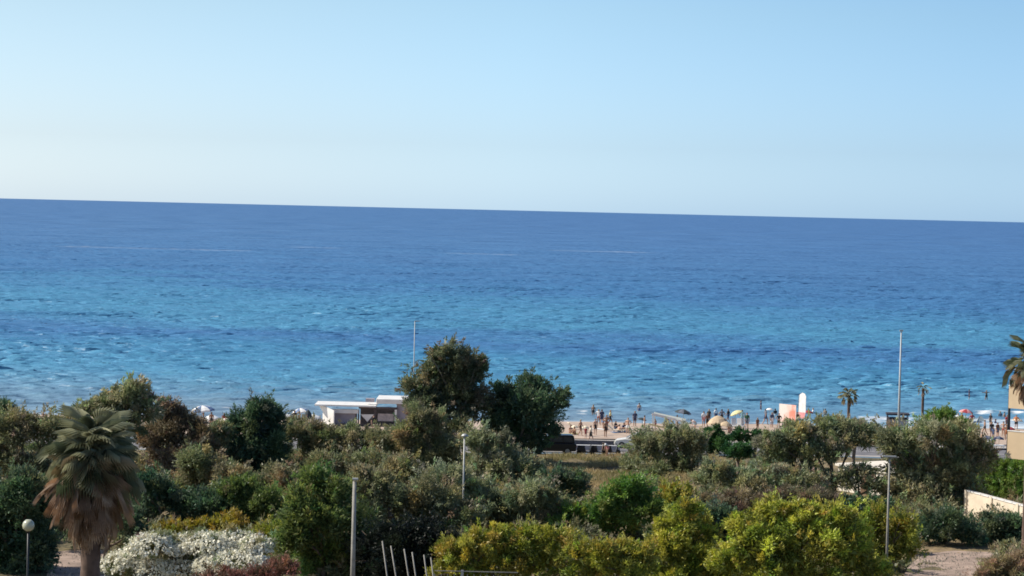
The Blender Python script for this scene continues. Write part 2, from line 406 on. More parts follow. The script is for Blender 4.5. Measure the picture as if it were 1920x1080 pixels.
# kerbs and the painted line
strip('kerb', [36.45, 36.6, 36.62], M_WHITE, dz=0.012, zf=lambda x, y: tz(x, y))
strip('road_line', [41.2, 41.35], M_WHITE, dz=-0.112)
def patch(name, pxs, m, dz):
    """an irregular sheet on the ground, its outline given by its corners"""
    P = [G(a, b) for a, b in pxs]
    bm = bmesh.new(); vv = [bm.verts.new((p.x, p.y, 0)) for p in P]; bm.faces.new(vv)
    bmesh.ops.triangulate(bm, faces=bm.faces); 
    for _ in range(5): bmesh.ops.subdivide_edges(bm, edges=[e for e in bm.edges if e.calc_length() > 1.3], cuts=1, use_grid_fill=False); bmesh.ops.triangulate(bm, faces=bm.faces)
    co = np.array([v.co[:] for v in bm.verts]); w = 0.3 * (fbm(co[:, 0] / 4, co[:, 1] / 4, 8, 4) - 0.5)
    for v, k in zip(bm.verts, w): v.co.z = tz(v.co.x, v.co.y) - 0.06 + float(k) + dz
    bmesh.ops.recalc_face_normals(bm, faces=bm.faces)
    me = bpy.data.meshes.new(name); bm.to_mesh(me); bm.free()
    o = link(name, me, mat=m); tag(o, kind='structure'); return o

# ---------------------------------------------------------------- FOLIAGE
PAL = {  # (dark, mid, light) leaf reflectances
 'euc':   [(0.030, 0.048, 0.030), (0.065, 0.075, 0.040), (0.13, 0.115, 0.070)],
 'dark':  [(0.015, 0.034, 0.022), (0.030, 0.052, 0.028), (0.065, 0.085, 0.045)],
 'olive': [(0.045, 0.055, 0.028), (0.085, 0.088, 0.045), (0.14, 0.13, 0.075)],
 'grey':  [(0.050, 0.062, 0.034), (0.098, 0.106, 0.056), (0.175, 0.175, 0.105)],
 'brown': [(0.06, 0.053, 0.033), (0.115, 0.093, 0.058), (0.185, 0.15, 0.10)],
 'green': [(0.035, 0.075, 0.022), (0.085, 0.14, 0.032), (0.16, 0.22, 0.06)],
 'yellow':[(0.06, 0.08, 0.018), (0.18, 0.19, 0.035), (0.36, 0.35, 0.07)],
 'ygreen':[(0.06, 0.085, 0.020), (0.16, 0.17, 0.030), (0.27, 0.25, 0.06)],
 'orange':[(0.08, 0.085, 0.02), (0.20, 0.17, 0.03), (0.32, 0.25, 0.05)],
 'tan':   [(0.12, 0.09, 0.055), (0.20, 0.155, 0.095), (0.28, 0.22, 0.14)],
 'lime':  [(0.035, 0.060, 0.020), (0.075, 0.105, 0.032), (0.15, 0.18, 0.06)],
 'ball':  [(0.010, 0.030, 0.012), (0.022, 0.055, 0.020), (0.05, 0.11, 0.035)],
 'painted_shade':  [(0.006, 0.010, 0.008), (0.012, 0.018, 0.014), (0.022, 0.030, 0.020)],  # near-black leaves: the shade under the trees put into the colour
 'red':   [(0.07, 0.055, 0.035), (0.15, 0.085, 0.06), (0.25, 0.13, 0.10)],
}
PALGAIN = {'dark': 2.35, 'yellow': 1.65, 'orange': 1.3, 'euc': 2.2, 'olive': 2.45, 'grey': 2.5, 'red': 1.2, 'painted_shade': 1.0, 'ball': 2.3}
def foliage(name, blobs, pal, leaf=(0.24, 0.10), dens=1.0, seed=0, parent=None, droop=0.0, sub=15, subr=0.40, shell=0.78):
    """blobs: (centre, (rx,ry,rz)). Leaves sit in clumps spread through every blob."""
    r = np.random.default_rng(seed + 100)
    P0 = []; D0 = []; T0 = []; S0 = []
    mixed = pal in ('olive', 'grey', 'euc', 'brown', 'lime', 'ygreen', 'green', 'dark'); spray = 0 if pal == 'ball' else SPRAY
    A = np.array(PAL[pal]) * PALGAIN.get(pal, 1.65)
    for c, rad in blobs:
        c = np.array(c); rad = np.array(rad)
        ns = max(6, int(sub * (1 + 0.12 * np.prod(rad) ** (1 / 3))))
        for k in range(ns):
            d = r.normal(size=3); d /= np.linalg.norm(d)
            if d[2] < -0.5: d[2] *= -0.6
            cc = c + d * rad * shell * (0.55 + 0.62 * r.random())
            sr = subr * rad.min() ** 0.6 * rad.mean() ** 0.4 * (0.42 + 0.80 * r.random())
            area = 4 * math.pi * sr * sr
            n = max(12, int(dens * 1.15 * area / (leaf[0] * leaf[1] * 0.5)))
            q = r.normal(size=(n, 3)); q /= np.linalg.norm(q, axis=1)[:, None]
            rr = sr * r.random(n) ** 0.45 * (1 + 0.5 * (r.random(n) < 0.12))
            stretch = 1 + 0.35 * r.normal(size=3).clip(-1, 1)
            P0.append(cc + q * rr[:, None] * stretch)
            dd = q * 0.75 + d * 0.5 + r.normal(size=(n, 3)) * 0.65 + np.array([0, 0, 0.25 - droop])
            D0.append(dd)
            t = np.clip(r.normal(0.5, 0.22) + r.normal(0, 0.22, n), 0, 1)
            col = np.where(t[:, None] < 0.5, A[0] + (A[1] - A[0]) * (t[:, None] * 2), A[1] + (A[2] - A[1]) * (t[:, None] * 2 - 1))
            col = col * (1 + r.normal(0, 0.07, 3)) * (0.85 + .4 * r.random())
            if mixed and r.random() < .16: col = col * np.array([1.28, 1.05, 1.0])
            T0.append(col)
            S0.append(0.7 + 0.6 * r.random(n))
        # loose sprays that stick out of the crown and break its outline
        for k in range(int((5 + 9 * np.prod(rad) ** (1 / 3)) * spray)):
            d = r.normal(size=3); d[2] = abs(d[2]) * 1.2 - .35; d /= np.linalg.norm(d)
            p0 = c + d * rad * (.72 + .2 * r.random()); ln = (.30 + .55 * r.random()) * rad.min() ** .5 * .75; n = int(22 * dens * ln / leaf[0] * .35) + 8
            t = r.random(n)[:, None]; dv = d + np.array([0, 0, .35 - droop]) + r.normal(size=3) * .3
            bend = np.array([0, 0, -.18 * ln]) * t ** 2
            P0.append(p0 + dv * ln * t + bend + r.normal(size=(n, 3)) * (.035 + .10 * (1 - t)) * 1.3)
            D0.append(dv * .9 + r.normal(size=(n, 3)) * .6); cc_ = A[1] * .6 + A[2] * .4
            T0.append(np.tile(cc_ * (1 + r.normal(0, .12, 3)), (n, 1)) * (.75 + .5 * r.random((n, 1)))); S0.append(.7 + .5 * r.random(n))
        # inner leaves, larger, round the limbs
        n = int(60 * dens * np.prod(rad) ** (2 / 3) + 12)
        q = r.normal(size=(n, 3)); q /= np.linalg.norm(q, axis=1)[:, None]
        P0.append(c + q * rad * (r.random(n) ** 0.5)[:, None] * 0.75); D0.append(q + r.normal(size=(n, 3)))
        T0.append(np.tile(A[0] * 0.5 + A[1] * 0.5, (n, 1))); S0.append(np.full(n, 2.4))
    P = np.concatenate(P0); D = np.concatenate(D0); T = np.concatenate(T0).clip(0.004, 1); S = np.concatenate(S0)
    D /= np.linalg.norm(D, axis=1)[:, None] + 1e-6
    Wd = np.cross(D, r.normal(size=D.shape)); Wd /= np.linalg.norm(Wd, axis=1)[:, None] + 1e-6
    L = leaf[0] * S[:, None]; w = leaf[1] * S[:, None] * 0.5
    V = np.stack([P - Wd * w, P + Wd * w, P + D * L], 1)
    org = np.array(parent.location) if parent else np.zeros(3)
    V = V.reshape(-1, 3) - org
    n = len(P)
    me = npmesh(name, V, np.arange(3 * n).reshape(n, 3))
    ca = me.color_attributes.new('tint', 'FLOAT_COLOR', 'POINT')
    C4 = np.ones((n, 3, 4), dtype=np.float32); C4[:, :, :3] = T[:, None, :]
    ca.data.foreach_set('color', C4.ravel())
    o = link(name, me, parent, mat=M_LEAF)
    global NLEAF; NLEAF += n
    return o
NLEAF = 0
SPRAY = 1.0
def px2blob(Y, b, r, flat=0.9):
    px, py, rx, ry = b[:4]; s = F / Y
    off = (b[4] if len(b) > 4 else r.uniform(-0.6, 0.6) * rx / s)
    rx *= 1.13; ry *= 1.10
    c = pt(px, py, Y + off)
    return (tuple(c), (rx / s, (rx * 0.55 + ry * 0.45) / s * flat, ry / s))
SEED = [0]
def plant(name, label, cat, Y, blobs, pal, base_px=None, group=None, leaf=None, dens=1.0, trunk=True, bark=None, stem=0.16, droop=0.0, sub=15, subr=0.40, shell=.78, extra=None):
    SEED[0] += 1; r = random.Random(SEED[0])
    B = [px2blob(Y, b, r) for b in blobs]
    bx = base_px if base_px is not None else sum(b[0] for b in blobs) / len(blobs)
    x0 = pt(bx, 900, Y).x
    root = empty(name, (x0, Y, tz(x0, Y) - 0.08)); tag(root, label, cat, group)
    lf = leaf or (0.155 * (Y / 130.0) ** 0.8, 0.07 * (Y / 130.0) ** 0.8)
    lf = (lf[0] * 1.12, lf[1] * 1.15)
    foliage('crown', B, pal, lf, dens, SEED[0], root, droop, sub, subr, shell)
    if trunk:
        mb = MB(); o = Vector(root.location)
        low = min(b[0][2] - b[1][2] for b in B); top = max(b[0][2] for b in B)
        fork = Vector((r.uniform(-.3, .3), r.uniform(-.3, .3), max(0.5, (low - o.z) * 0.9 + 0.25 * (top - low))))
        mb.tube([(0, 0, -0.2), (fork.x * .3, fork.y * .2, fork.z * .4), fork], [stem * 1.25, stem, stem * .8], 8)
        for c, rad in B:
            e = Vector(c) - o + Vector((0, 0, rad[2] * .35)); mid = fork.lerp(e, .5) + Vector((r.uniform(-.4, .4), r.uniform(-.4, .4), -0.15))
            mb.tube([fork - Vector((0, 0, stem * 2)), mid, e], [stem * .6, stem * .4, stem * .12], 6)
            for _ in range(4):
                d = Vector((r.uniform(-1, 1) * rad[0], r.uniform(-1, 1) * rad[1], r.uniform(-.3, 1) * rad[2])) * .85
                c2 = Vector(c) - o
                mb.tube([mid, mid.lerp(c2 + d, .55) + Vector((0, 0, .1)), c2 + d], [stem * .3, stem * .2, stem * .06], 5)
        mb.build('trunk', bark or M_BARK, root, True)
    if extra: extra(root, B)
    return root

T = plant
# tall pair by the road
T('eucalyptus_tree', 'tallest tree in the middle, its brown-green crown rising high in front of the sea', 'tree', 208,
  [(838, 668, 40, 30), (812, 700, 42, 36), (872, 705, 38, 44), (886, 690, 25, 26), (778, 728, 30, 20), (800, 755, 40, 34), (845, 755, 52, 46), (890, 760, 38, 40), (850, 815, 45, 36)],
  'euc', 858, stem=0.26, dens=1.0, bark=M_BARK2, sub=13, subr=0.36, group='tall trees by the road')
T('eucalyptus_tree', 'dark leafy tree just right of the tallest tree, overhanging the black van', 'tree', 209,
  [(950, 745, 36, 30), (1003, 730, 30, 30), (1040, 752, 26, 20), (990, 770, 50, 42), (945, 790, 45, 42), (1010, 800, 38, 38), (968, 828, 40, 26), (1000, 838, 26, 22), (1055, 738, 15, 9)],
  'dark', 965, stem=0.22, bark=M_BARK2, sub=13, subr=0.36, group='tall trees by the road')
# left half, far to near
T('dark_pine_tree', 'small dark tree at the left edge of the photo, top against the sea', 'tree', 215, [(8, 778, 22, 24), (38, 790, 22, 14), (-25, 790, 30, 30)], 'dark')
T('shrub', 'olive bush below the dark tree at the left edge, behind the big palm', 'bush', 185, [(20, 805, 50, 36), (90, 808, 42, 34), (130, 800, 26, 24), (-30, 850, 40, 40), (40, 875, 55, 35)], 'olive')
T('grey_green_tree', 'grey-green loose crown showing above the big palm against the sea', 'tree', 182, [(240, 740, 38, 28), (272, 768, 30, 28), (205, 760, 34, 26), (165, 772, 26, 20), (225, 800, 50, 40)], 'grey', leaf=(0.26, 0.11), dens=0.9)
T('tamarisk_tree', 'brownish tree with a rounded russet top right of the big palm', 'tree', 186, [(316, 772, 28, 26), (345, 805, 36, 34), (300, 825, 45, 40), (370, 845, 32, 40), (320, 880, 55, 45)], 'brown', leaf=(0.2, 0.07))
T('shrub', 'low olive tree between the brownish tree and the dark pointed tree', 'bush', 176, [(375, 875, 45, 42), (420, 900, 40, 36), (330, 925, 55, 36), (400, 935, 40, 30)], 'olive')
T('dark_pine_tree', 'dark green pointed tree left of the beach bar, crown top in front of the water', 'tree', 190, [(484, 768, 28, 26), (512, 785, 22, 28), (455, 800, 32, 30), (500, 830, 42, 40), (452, 850, 42, 40), (505, 885, 42, 45), (455, 905, 40, 40)], 'dark', leaf=(0.28, 0.09))
T('shrub', 'low scrubby bush on the sand just left of the beach bar', 'bush', 217, [(555, 798, 22, 15), (585, 806, 28, 15), (400, 812, 26, 10), (436, 803, 18, 14)], 'olive')
T('tamarisk_tree', 'wide brown-olive tree in front of the beach bar', 'tree', 192, [(570, 818, 34, 24), (610, 825, 40, 26), (660, 824, 42, 24), (715, 828, 44, 24), (640, 875, 60, 38), (580, 880, 40, 38), (710, 880, 60, 38)], 'olive', leaf=(0.22, 0.08), group='tamarisk trees in the middle ground')
T('tamarisk_tree', 'olive tree at the foot of the tallest tree', 'tree', 190, [(800, 790, 38, 28), (770, 815, 40, 28), (765, 838, 50, 34), (820, 850, 50, 40), (770, 890, 56, 40), (835, 905, 45, 45)], 'olive', leaf=(0.22, 0.08), group='tamarisk trees in the middle ground')
T('tamarisk_tree', 'tan-green tree behind the lamp post with the white head', 'tree', 186, [(900, 828, 38, 26), (932, 858, 42, 34), (975, 880, 40, 30), (905, 890, 50, 40), (960, 925, 60, 36), (890, 945, 50, 36)], 'grey', leaf=(0.21, 0.08), group='tamarisk trees in the middle ground')
T('shrub', 'dark green rounded bush at the near edge of the dry grass patch', 'bush', 182, [(1040, 900, 34, 24), (1074, 912, 32, 26)], 'dark')
T('shrub', 'olive scrub below the dark rounded bush', 'bush', 160, [(1010, 930, 52, 30), (1050, 955, 48, 20), (950, 960, 60, 34), (900, 985, 50, 30), (1030, 980, 50, 24)], 'grey')
T('leafy_tree', 'bushy tree with fresh green left side behind the grey concrete pole', 'tree', 141, [(600, 912, 38, 32), (563, 950, 34, 34), (630, 935, 44, 36), (590, 985, 48, 40), (650, 985, 50, 44), (555, 1015, 36, 34), (610, 1045, 60, 44), (665, 1045, 40, 46)], 'lime', dens=0.9, leaf=(0.22, 0.09))
T('shrub', 'dark brown-olive bush right of the grey concrete pole', 'bush', 150, [(700, 915, 50, 40), (750, 940, 55, 36), (695, 965, 45, 40), (815, 940, 50, 36), (860, 965, 44, 34), (790, 975, 44, 26)], 'olive')
T('shrub', 'dense bush coloured nearly black as painted shade behind the leaning white posts', 'bush', 138, [(745, 1010, 55, 38), (800, 1010, 50, 36), (700, 1040, 46, 50), (760, 1060, 70, 44), (830, 1040, 50, 40), (730, 1100, 60, 30)], 'painted_shade', dens=1.2)  # fills the shaded gap with leaves coloured as dark as the shade
T('broadleaf_tree', 'big dark tree behind the globe lamp at the lower left', 'tree', 142, [(30, 935, 60, 50), (85, 965, 30, 50), (0, 990, 60, 60), (60, 1030, 50, 45), (10, 1060, 70, 45)], 'dark', dens=1.1, leaf=(0.2, 0.09))
T('shrub', 'dark green bushes under the brownish tree right of the big palm', 'bush', 158, [(290, 925, 44, 40), (340, 952, 48, 34), (258, 975, 40, 40), (395, 955, 44, 34)], 'dark')
T('shrub', 'mid green bush behind the white oleander, right end', 'bush', 158, [(450, 930, 46, 36), (505, 950, 40, 36), (480, 975, 50, 34)], 'lime')
T('yellow_shrub', 'golden yellow shrub directly behind the white oleander', 'bush', 152, [(330, 998, 36, 18), (375, 993, 34, 20), (425, 988, 36, 22), (440, 1000, 30, 20)], 'orange')
T('shrub', 'yellow-green shrub right of the white oleander', 'bush', 148, [(510, 1000, 36, 22), (545, 1022, 34, 30), (520, 1050, 40, 30)], 'ygreen')
T('shrub', 'dark green bush in the gap between the pointed dark tree and the fresh green tree', 'bush', 172, [(440, 905, 44, 34), (490, 925, 44, 34), (530, 905, 36, 36), (550, 940, 30, 30)], 'olive')
T('tamarisk_tree', 'brown-olive tree just above the fresh green one, left of the lamp post', 'tree', 168, [(620, 878, 46, 32), (690, 880, 50, 34), (745, 892, 48, 36), (660, 900, 50, 30)], 'olive', leaf=(0.2, 0.08), group='tamarisk trees in the middle ground')
T('tamarisk_tree', 'olive tree hiding the foot of the lamp post with the white head', 'tree', 160, [(830, 905, 46, 36), (880, 925, 46, 34), (800, 935, 40, 30), (930, 945, 44, 30)], 'grey', leaf=(0.2, 0.08), group='tamarisk trees in the middle ground')
T('shrub', 'dark shaded bush at the foot of the big palm', 'bush', 150, [(120, 985, 40, 34), (235, 985, 34, 30), (255, 1005, 30, 22)], 'dark')
T('olive_tree', 'feathery upright olive tree between the brownish tree and the pointed dark tree', 'tree', 188, [(412, 815, 22, 26), (398, 840, 30, 30), (425, 858, 30, 30)], 'grey')
T('shrub', 'sparse grey-green bush growing against the whitewashed house wall', 'bush', 180, [(1590, 902, 28, 24), (1640, 912, 26, 18), (1615, 882, 30, 12)], 'grey', dens=0.6)
T('shrub', 'dark bush covering the foot of the whitewashed house', 'bush', 172, [(1590, 942, 34, 16), (1640, 945, 34, 16)], 'dark')
# middle right, far to near
T('tamarisk_tree', 'grey-olive tree at the right end of the road, in front of the white pergola', 'tree', 206, [(1210, 835, 34, 26), (1262, 822, 38, 26), (1300, 845, 28, 32), (1235, 868, 55, 32), (1290, 885, 40, 26), (1195, 875, 28, 24)], 'grey', leaf=(0.23, 0.08))
T('round_bush', 'large dark round bush behind the clipped green ball', 'bush', 221, [(1335, 826, 27, 26), (1320, 835, 20, 22), (1350, 840, 20, 20)], 'ball', dens=1.3, sub=24, subr=0.3, leaf=(0.16, 0.07))
T('round_bush', 'clipped round bush like a green ball, lit on its upper left', 'bush', 200, [(1385, 845, 26, 17), (1385, 849, 25, 16)], 'ball', dens=1.5, sub=40, subr=0.25, leaf=(0.13, 0.06), shell=.85)
T('flat_topped_shrub', 'low flat-topped dark shrub above the clipped green ball', 'bush', 219, [(1400, 813, 34, 7), (1425, 828, 30, 9), (1380, 822, 20, 6), (1450, 822, 18, 8)], 'ball', dens=1.2)
T('olive_tree', 'wide grey-green tree with bare trunk in front of the white house wall', 'tree', 181, [(1450, 835, 36, 30), (1500, 815, 42, 26), (1560, 808, 45, 24), (1615, 822, 38, 26), (1480, 865, 55, 34), (1545, 845, 48, 26), (1440, 890, 40, 30), (1510, 905, 50, 30)], 'grey', 1566, leaf=(0.22, 0.085), stem=0.2)
T('shrub', 'bushy olive tree behind the right end of the wide grey-green tree', 'bush', 205, [(1600, 800, 40, 14), (1640, 815, 30, 18), (1550, 792, 35, 10)], 'olive')
T('leafy_tree', 'bright little tree top below the two wading bathers, at the thin palm', 'tree', 222, [(1765, 782, 28, 16), (1745, 795, 24, 16), (1795, 797, 26, 13)], 'green')
T('broadleaf_tree', 'large olive-green tree right of the tall white mast', 'tree', 180, [(1690, 835, 40, 34), (1745, 822, 48, 34), (1805, 830, 42, 30), (1840, 850, 26, 26), (1720, 880, 56, 42), (1790, 885, 56, 46), (1690, 925, 44, 40), (1750, 945, 60, 40), (1815, 940, 40, 36)], 'grey', leaf=(0.25, 0.095), stem=0.22)
T('shrub', 'pale dry scrub patch left of the clipped green ball', 'bush', 186, [(1330, 900, 34, 20), (1370, 915, 46, 20), (1420, 920, 46, 22)], 'grey', leaf=(0.2, 0.06))
T('shrub', 'olive scrub left of the white house under the wide grey-green tree', 'bush', 174, [(1400, 905, 44, 26), (1450, 905, 46, 28), (1500, 910, 46, 30), (1345, 885, 34, 22)], 'grey', leaf=(0.2, 0.08))
T('shrub', 'brown-grey scrub behind the bright yellow bush', 'bush', 164, [(1350, 945, 50, 22), (1410, 945, 50, 22), (1470, 940, 50, 22), (1530, 945, 50, 24)], 'brown', leaf=(0.2, 0.06))
T('leafy_shrub', 'bright green leafy bush in the middle of the foreground scrub', 'bush', 158, [(1185, 918, 40, 28), (1140, 948, 38, 26), (1210, 960, 44, 32), (1095, 965, 40, 20), (1150, 985, 55, 24), (1060, 985, 36, 16)], 'green', leaf=(0.22, 0.10))
T('leafy_shrub', 'small rounded yellow-green bush right of the bright green one', 'bush', 168, [(1268, 922, 32, 18), (1250, 945, 30, 22), (1290, 948, 24, 20)], 'ygreen')
T('shrub', 'dark low bush between the upright yellow bush and the brightest yellow bush', 'bush', 150, [(1340, 975, 36, 30), (1372, 1005, 32, 34)], 'dark')
T('yellow_shrub', 'upright yellow-green bush with a pointed top', 'bush', 140, [(1290, 955, 20, 24), (1270, 990, 34, 34), (1315, 1005, 30, 32), (1250, 1030, 40, 34), (1300, 1050, 50, 34), (1255, 1085, 60, 30), (1340, 1075, 40, 34)], 'yellow', leaf=(0.19, 0.085), sub=26, subr=.30, shell=.86)
T('yellow_shrub', 'largest and brightest yellow bush in the foreground', 'bush', 137, [(1405, 985, 42, 30), (1460, 962, 42, 30), (1510, 975, 36, 30), (1570, 975, 40, 34), (1430, 1025, 60, 40), (1520, 1025, 60, 45), (1590, 1025, 45, 45), (1470, 1070, 90, 36), (1370, 1055, 40, 36), (1620, 1075, 60, 36)], 'yellow', leaf=(0.18, 0.085), sub=26, subr=.30, shell=.86)
T('leafy_shrub', 'duller green bush behind the slim lamp post at the lower right', 'bush', 145, [(1640, 985, 36, 36), (1685, 995, 34, 34), (1640, 1040, 46, 40), (1700, 1030, 26, 26)], 'ygreen')
T('yellow_shrub', 'wide yellow-topped bush above the fence at the bottom', 'bush', 136, [(870, 1035, 48, 30), (920, 1015, 46, 28), (980, 1008, 46, 24), (1040, 1018, 44, 26), (930, 1060, 70, 34), (1020, 1062, 60, 34), (850, 1075, 40, 22)], 'ygreen', leaf=(0.17, 0.08), sub=24, subr=.32, shell=.86)
T('hedge', 'straight-topped green hedge right of the wide yellow-topped bush', 'hedge', 134, [(1090, 1040, 34, 24), (1130, 1038, 32, 24), (1170, 1038, 32, 24), (1200, 1045, 26, 24), (1110, 1070, 50, 24), (1180, 1072, 50, 24)], 'ygreen', leaf=(0.17, 0.07), sub=20)
T('shrub', 'dark bush by the path at the lower right, left one', 'bush', 163, [(1770, 985, 38, 34), (1740, 1000, 30, 26), (1810, 1000, 36, 26)], 'dark')
T('shrub', 'dark bush by the path under the cream garden wall', 'bush', 164, [(1860, 985, 36, 26), (1900, 990, 34, 28), (1880, 1010, 44, 20), (1930, 1000, 30, 30)], 'dark')
T('dry_shrub', 'dry tan scrub at the lower right corner beside the path', 'bush', 148, [(1880, 1062, 36, 22), (1920, 1055, 40, 28), (1850, 1078, 30, 14)], 'tan', leaf=(0.16, 0.05))

# box hedge in front of the apartment building
def hedge_box():
    root = empty('hedge', tuple(pt(1885, 900, 190).xy) + (1.45,)); tag(root, 'tall clipped green hedge behind the cream garden wall', 'hedge')
    B = []
    for px in range(1848, 1990, 14):
        for py, ry in ((872, 14), (895, 16), (918, 18)):
            B.append(px2blob(188 - (px - 1848) * 0.05, (px, py + (px - 1848) * .04, 12, ry, 0), random))
    foliage('crown', B, 'green', (0.17, 0.07), 0.9, 900, root, sub=12, subr=.42)
    mb = MB()
    for k in range(9): mb.tube([(-1.5 + k * .7, 0, -.2), (-1.5 + k * .7, 0, 1.6)], .05, 5)
    mb.build('stems', M_BARK, root)
hedge_box()

# oleanders in flower
def blossoms(col, n, size, seed):
    def fn(root, B):
        r = np.random.default_rng(seed); Pts = []
        org = np.array(root.location)
        for c, rad in B:
            m = int(n * rad[0] * rad[2])
            d = r.normal(size=(m, 3)); d /= np.linalg.norm(d, axis=1)[:, None]; d[:, 2] = np.abs(d[:, 2]) * .9 - .15
            d[:, 1] -= 0.2
            cc = np.array(c) + d * np.array(rad) * (1.02 + .18 * r.random(m))[:, None] - org
            for p in cc:
                for _ in range(9): Pts.append(p + r.normal(size=3) * 0.085)
        P = np.array(Pts); n_ = len(P); s = size * (0.7 + .6 * r.random(n_))[:, None]
        a = r.normal(size=(n_, 3)); a /= np.linalg.norm(a, axis=1)[:, None]; b = np.cross(a, r.normal(size=(n_, 3))); b /= np.linalg.norm(b, axis=1)[:, None]
        V = np.stack([P - a * s, P - b * s, P + a * s, P + b * s], 1).reshape(-1, 3)
        me = npmesh('blossoms', V, np.arange(4 * n_).reshape(n_, 4))
        ca = me.color_attributes.new('tint', 'FLOAT_COLOR', 'POINT'); C4 = np.ones((n_, 4, 4), dtype=np.float32)
        C4[:, :, :3] = (np.array(col) * (0.8 + .25 * r.random((n_, 1))))[:, None, :]; ca.data.foreach_set('color', C4.ravel())
        o = link('blossoms', me, root, mat=M_PETAL); tag(o, kind='stuff')
    return fn
T('oleander', 'big oleander bush covered with white flowers at the bottom left', 'bush', 131,
  [(235, 1062, 36, 30), (285, 1028, 36, 28), (340, 1030, 40, 28), (390, 1024, 42, 26), (440, 1020, 40, 26), (478, 1026, 26, 24), (330, 1065, 70, 34), (440, 1062, 60, 34)],
  'grey', leaf=(0.17, 0.045), sub=16, extra=blossoms((0.92, 0.89, 0.74), 200, 0.068, 3))
T('oleander', 'reddish pink oleander in front of the white one at the bottom', 'bush', 124,
  [(525, 1068, 32, 20), (490, 1080, 36, 20), (420, 1088, 50, 20)], 'red', leaf=(0.17, 0.045), extra=blossoms((0.42, 0.16, 0.13), 34, 0.035, 4))
print('leaves', NLEAF)

# undergrowth between the trees and dry grass, uncountable
def undergrowth():
    r = np.random.default_rng(77); B = []
    for k in range(620):
        Y = r.uniform(140, 207); px = r.uniform(-60, 1980)
        if 1000 < px < 1200 and Y > 178: continue
        if 1690 < px < 1880 and Y < 163: continue
        if 1540 < px < 1690 and 165 < Y < 200: continue
        if 90 < px < 230 and Y < 168: continue
        if px < 1000 and Y > 200: pass
        p = pt(px, 900, Y); s = r.uniform(0.5, 1.45)
        B.append(((p.x, Y, 1.45 + s * .4), (s * 1.2, s, s * .75)))
    o = foliage('undergrowth', B, 'olive', (0.26, 0.10), 0.75, 555, None, sub=7, subr=.5); tag(o, 'low olive scrub filling the ground between the trees', 'scrub', kind='stuff')
undergrowth()
def grass():
    r = np.random.default_rng(78); n = 60000
    s = r.uniform(47.7, 92, n); px = r.uniform(960, 1420, n)
    x = (px - 960) / F * 215; y = 265 + .115 * x - s
    dens = fbm(x / 3, y / 3, 31, 3); keep = dens > 0.42; x = x[keep]; y = y[keep]; n = len(x)
    z = np.full(n, 1.40) + 0.3 * (fbm(x / 4, y / 4, 8, 4) - .5)
    h = r.uniform(.12, .42, n) * (0.5 + fbm(x / 5, y / 5, 3)); a = r.uniform(0, 6.28, n); w = .02 + .03 * r.random(n)
    lean = r.normal(size=(n, 2)) * .12
    P = np.stack([x, y, z], 1); dx = np.stack([np.cos(a) * w, np.sin(a) * w, 0 * a], 1)
    V = np.stack([P - dx, P + dx, P + np.stack([lean[:, 0], lean[:, 1], h], 1)], 1).reshape(-1, 3)
    me = npmesh('dry_grass', V, np.arange(3 * n).reshape(n, 3)); ca = me.color_attributes.new('tint', 'FLOAT_COLOR', 'POINT')
    t = np.clip(fbm(x / 2.5, y / 2.5, 12, 3) * 1.6 - .3 + r.normal(0, .15, n), 0, 1)[:, None]
    c = np.array([.15, .16, .06]) * (1 - t) + np.array([.46, .36, .20]) * t
    C4 = np.ones((n, 3, 4), dtype=np.float32); C4[:, :, :3] = c[:, None, :]; ca.data.foreach_set('color', C4.ravel())
    o = link('dry_grass', me, mat=M_LEAF); tag(o, 'dry straw-coloured grass patch beside the road', 'grass', kind='stuff')
grass()
patch('dirt_path', [(1690, 1100), (1700, 1062), (1735, 1036), (1790, 1031), (1870, 1034), (1880, 1050), (1830, 1080), (1800, 1110)], M_DIRT, 0.012)
patch('paved_yard', [(60, 1130), (95, 1060), (105, 1034), (200, 1030), (235, 1040), (220, 1100), (210, 1130)], M_DIRT, 0.012)
patch('pale_track', [(1320, 876), (1345, 878), (1395, 888), (1470, 906), (1465, 912), (1390, 895), (1330, 884)], M_SAND, 0.014)

# ---------------------------------------------------------------- PALMS
def fan_leaf(name, nseg=22, spread=150, blade=0.8, stalk=0.9, w=0.02, droop=0.25, split=0.45):
    """fan leaf along +X: stalk then a pleated blade split into fingers"""
    V = []; Fc = []
    def q(a, b, c, d):
        i = len(V); V.extend([a, b, c, d]); Fc.append((i, i + 1, i + 2, i + 3))
    steps = 3
    for k in range(steps):
        x0, x1 = stalk * k / steps, stalk * (k + 1) / steps
        q((x0, -w, 0), (x0, w, 0), (x1, w * .8, 0), (x1, -w * .8, 0)); q((x0, 0, -w), (x0, 0, w), (x1, 0, w * .8), (x1, 0, -w * .8))
    for k in range(nseg):
        a0 = R(-spread / 2 + spread * k / nseg); a1 = R(-spread / 2 + spread * (k + 1) / nseg); am = (a0 + a1) / 2
        L = blade * (0.78 + .22 * math.cos(am)); 
        def P(rr, a, z): return (stalk + rr * math.cos(a), rr * math.sin(a), z)
        m = blade * split
        zc = 0.05 * blade
        i = len(V)
        V.extend([(stalk, 0, 0), P(m, a0, -droop * .1), P(m, am, zc), P(m, a1, -droop * .1), P(L * .8, am - (am - a0) * .5, -droop * .45 * blade), P(L * .8, am + (am - a0) * .5, -droop * .45 * blade), P(L, am, -droop * blade)])
        Fc.extend([(i, i + 1, i + 2), (i, i + 2, i + 3), (i + 1, i + 4, i + 2), (i + 2, i + 5, i + 3), (i + 4, i + 6, i + 2), (i + 2, i + 6, i + 5)])
    me = bpy.data.meshes.new(name); me.from_pydata(V, [], Fc); me.update(); return me
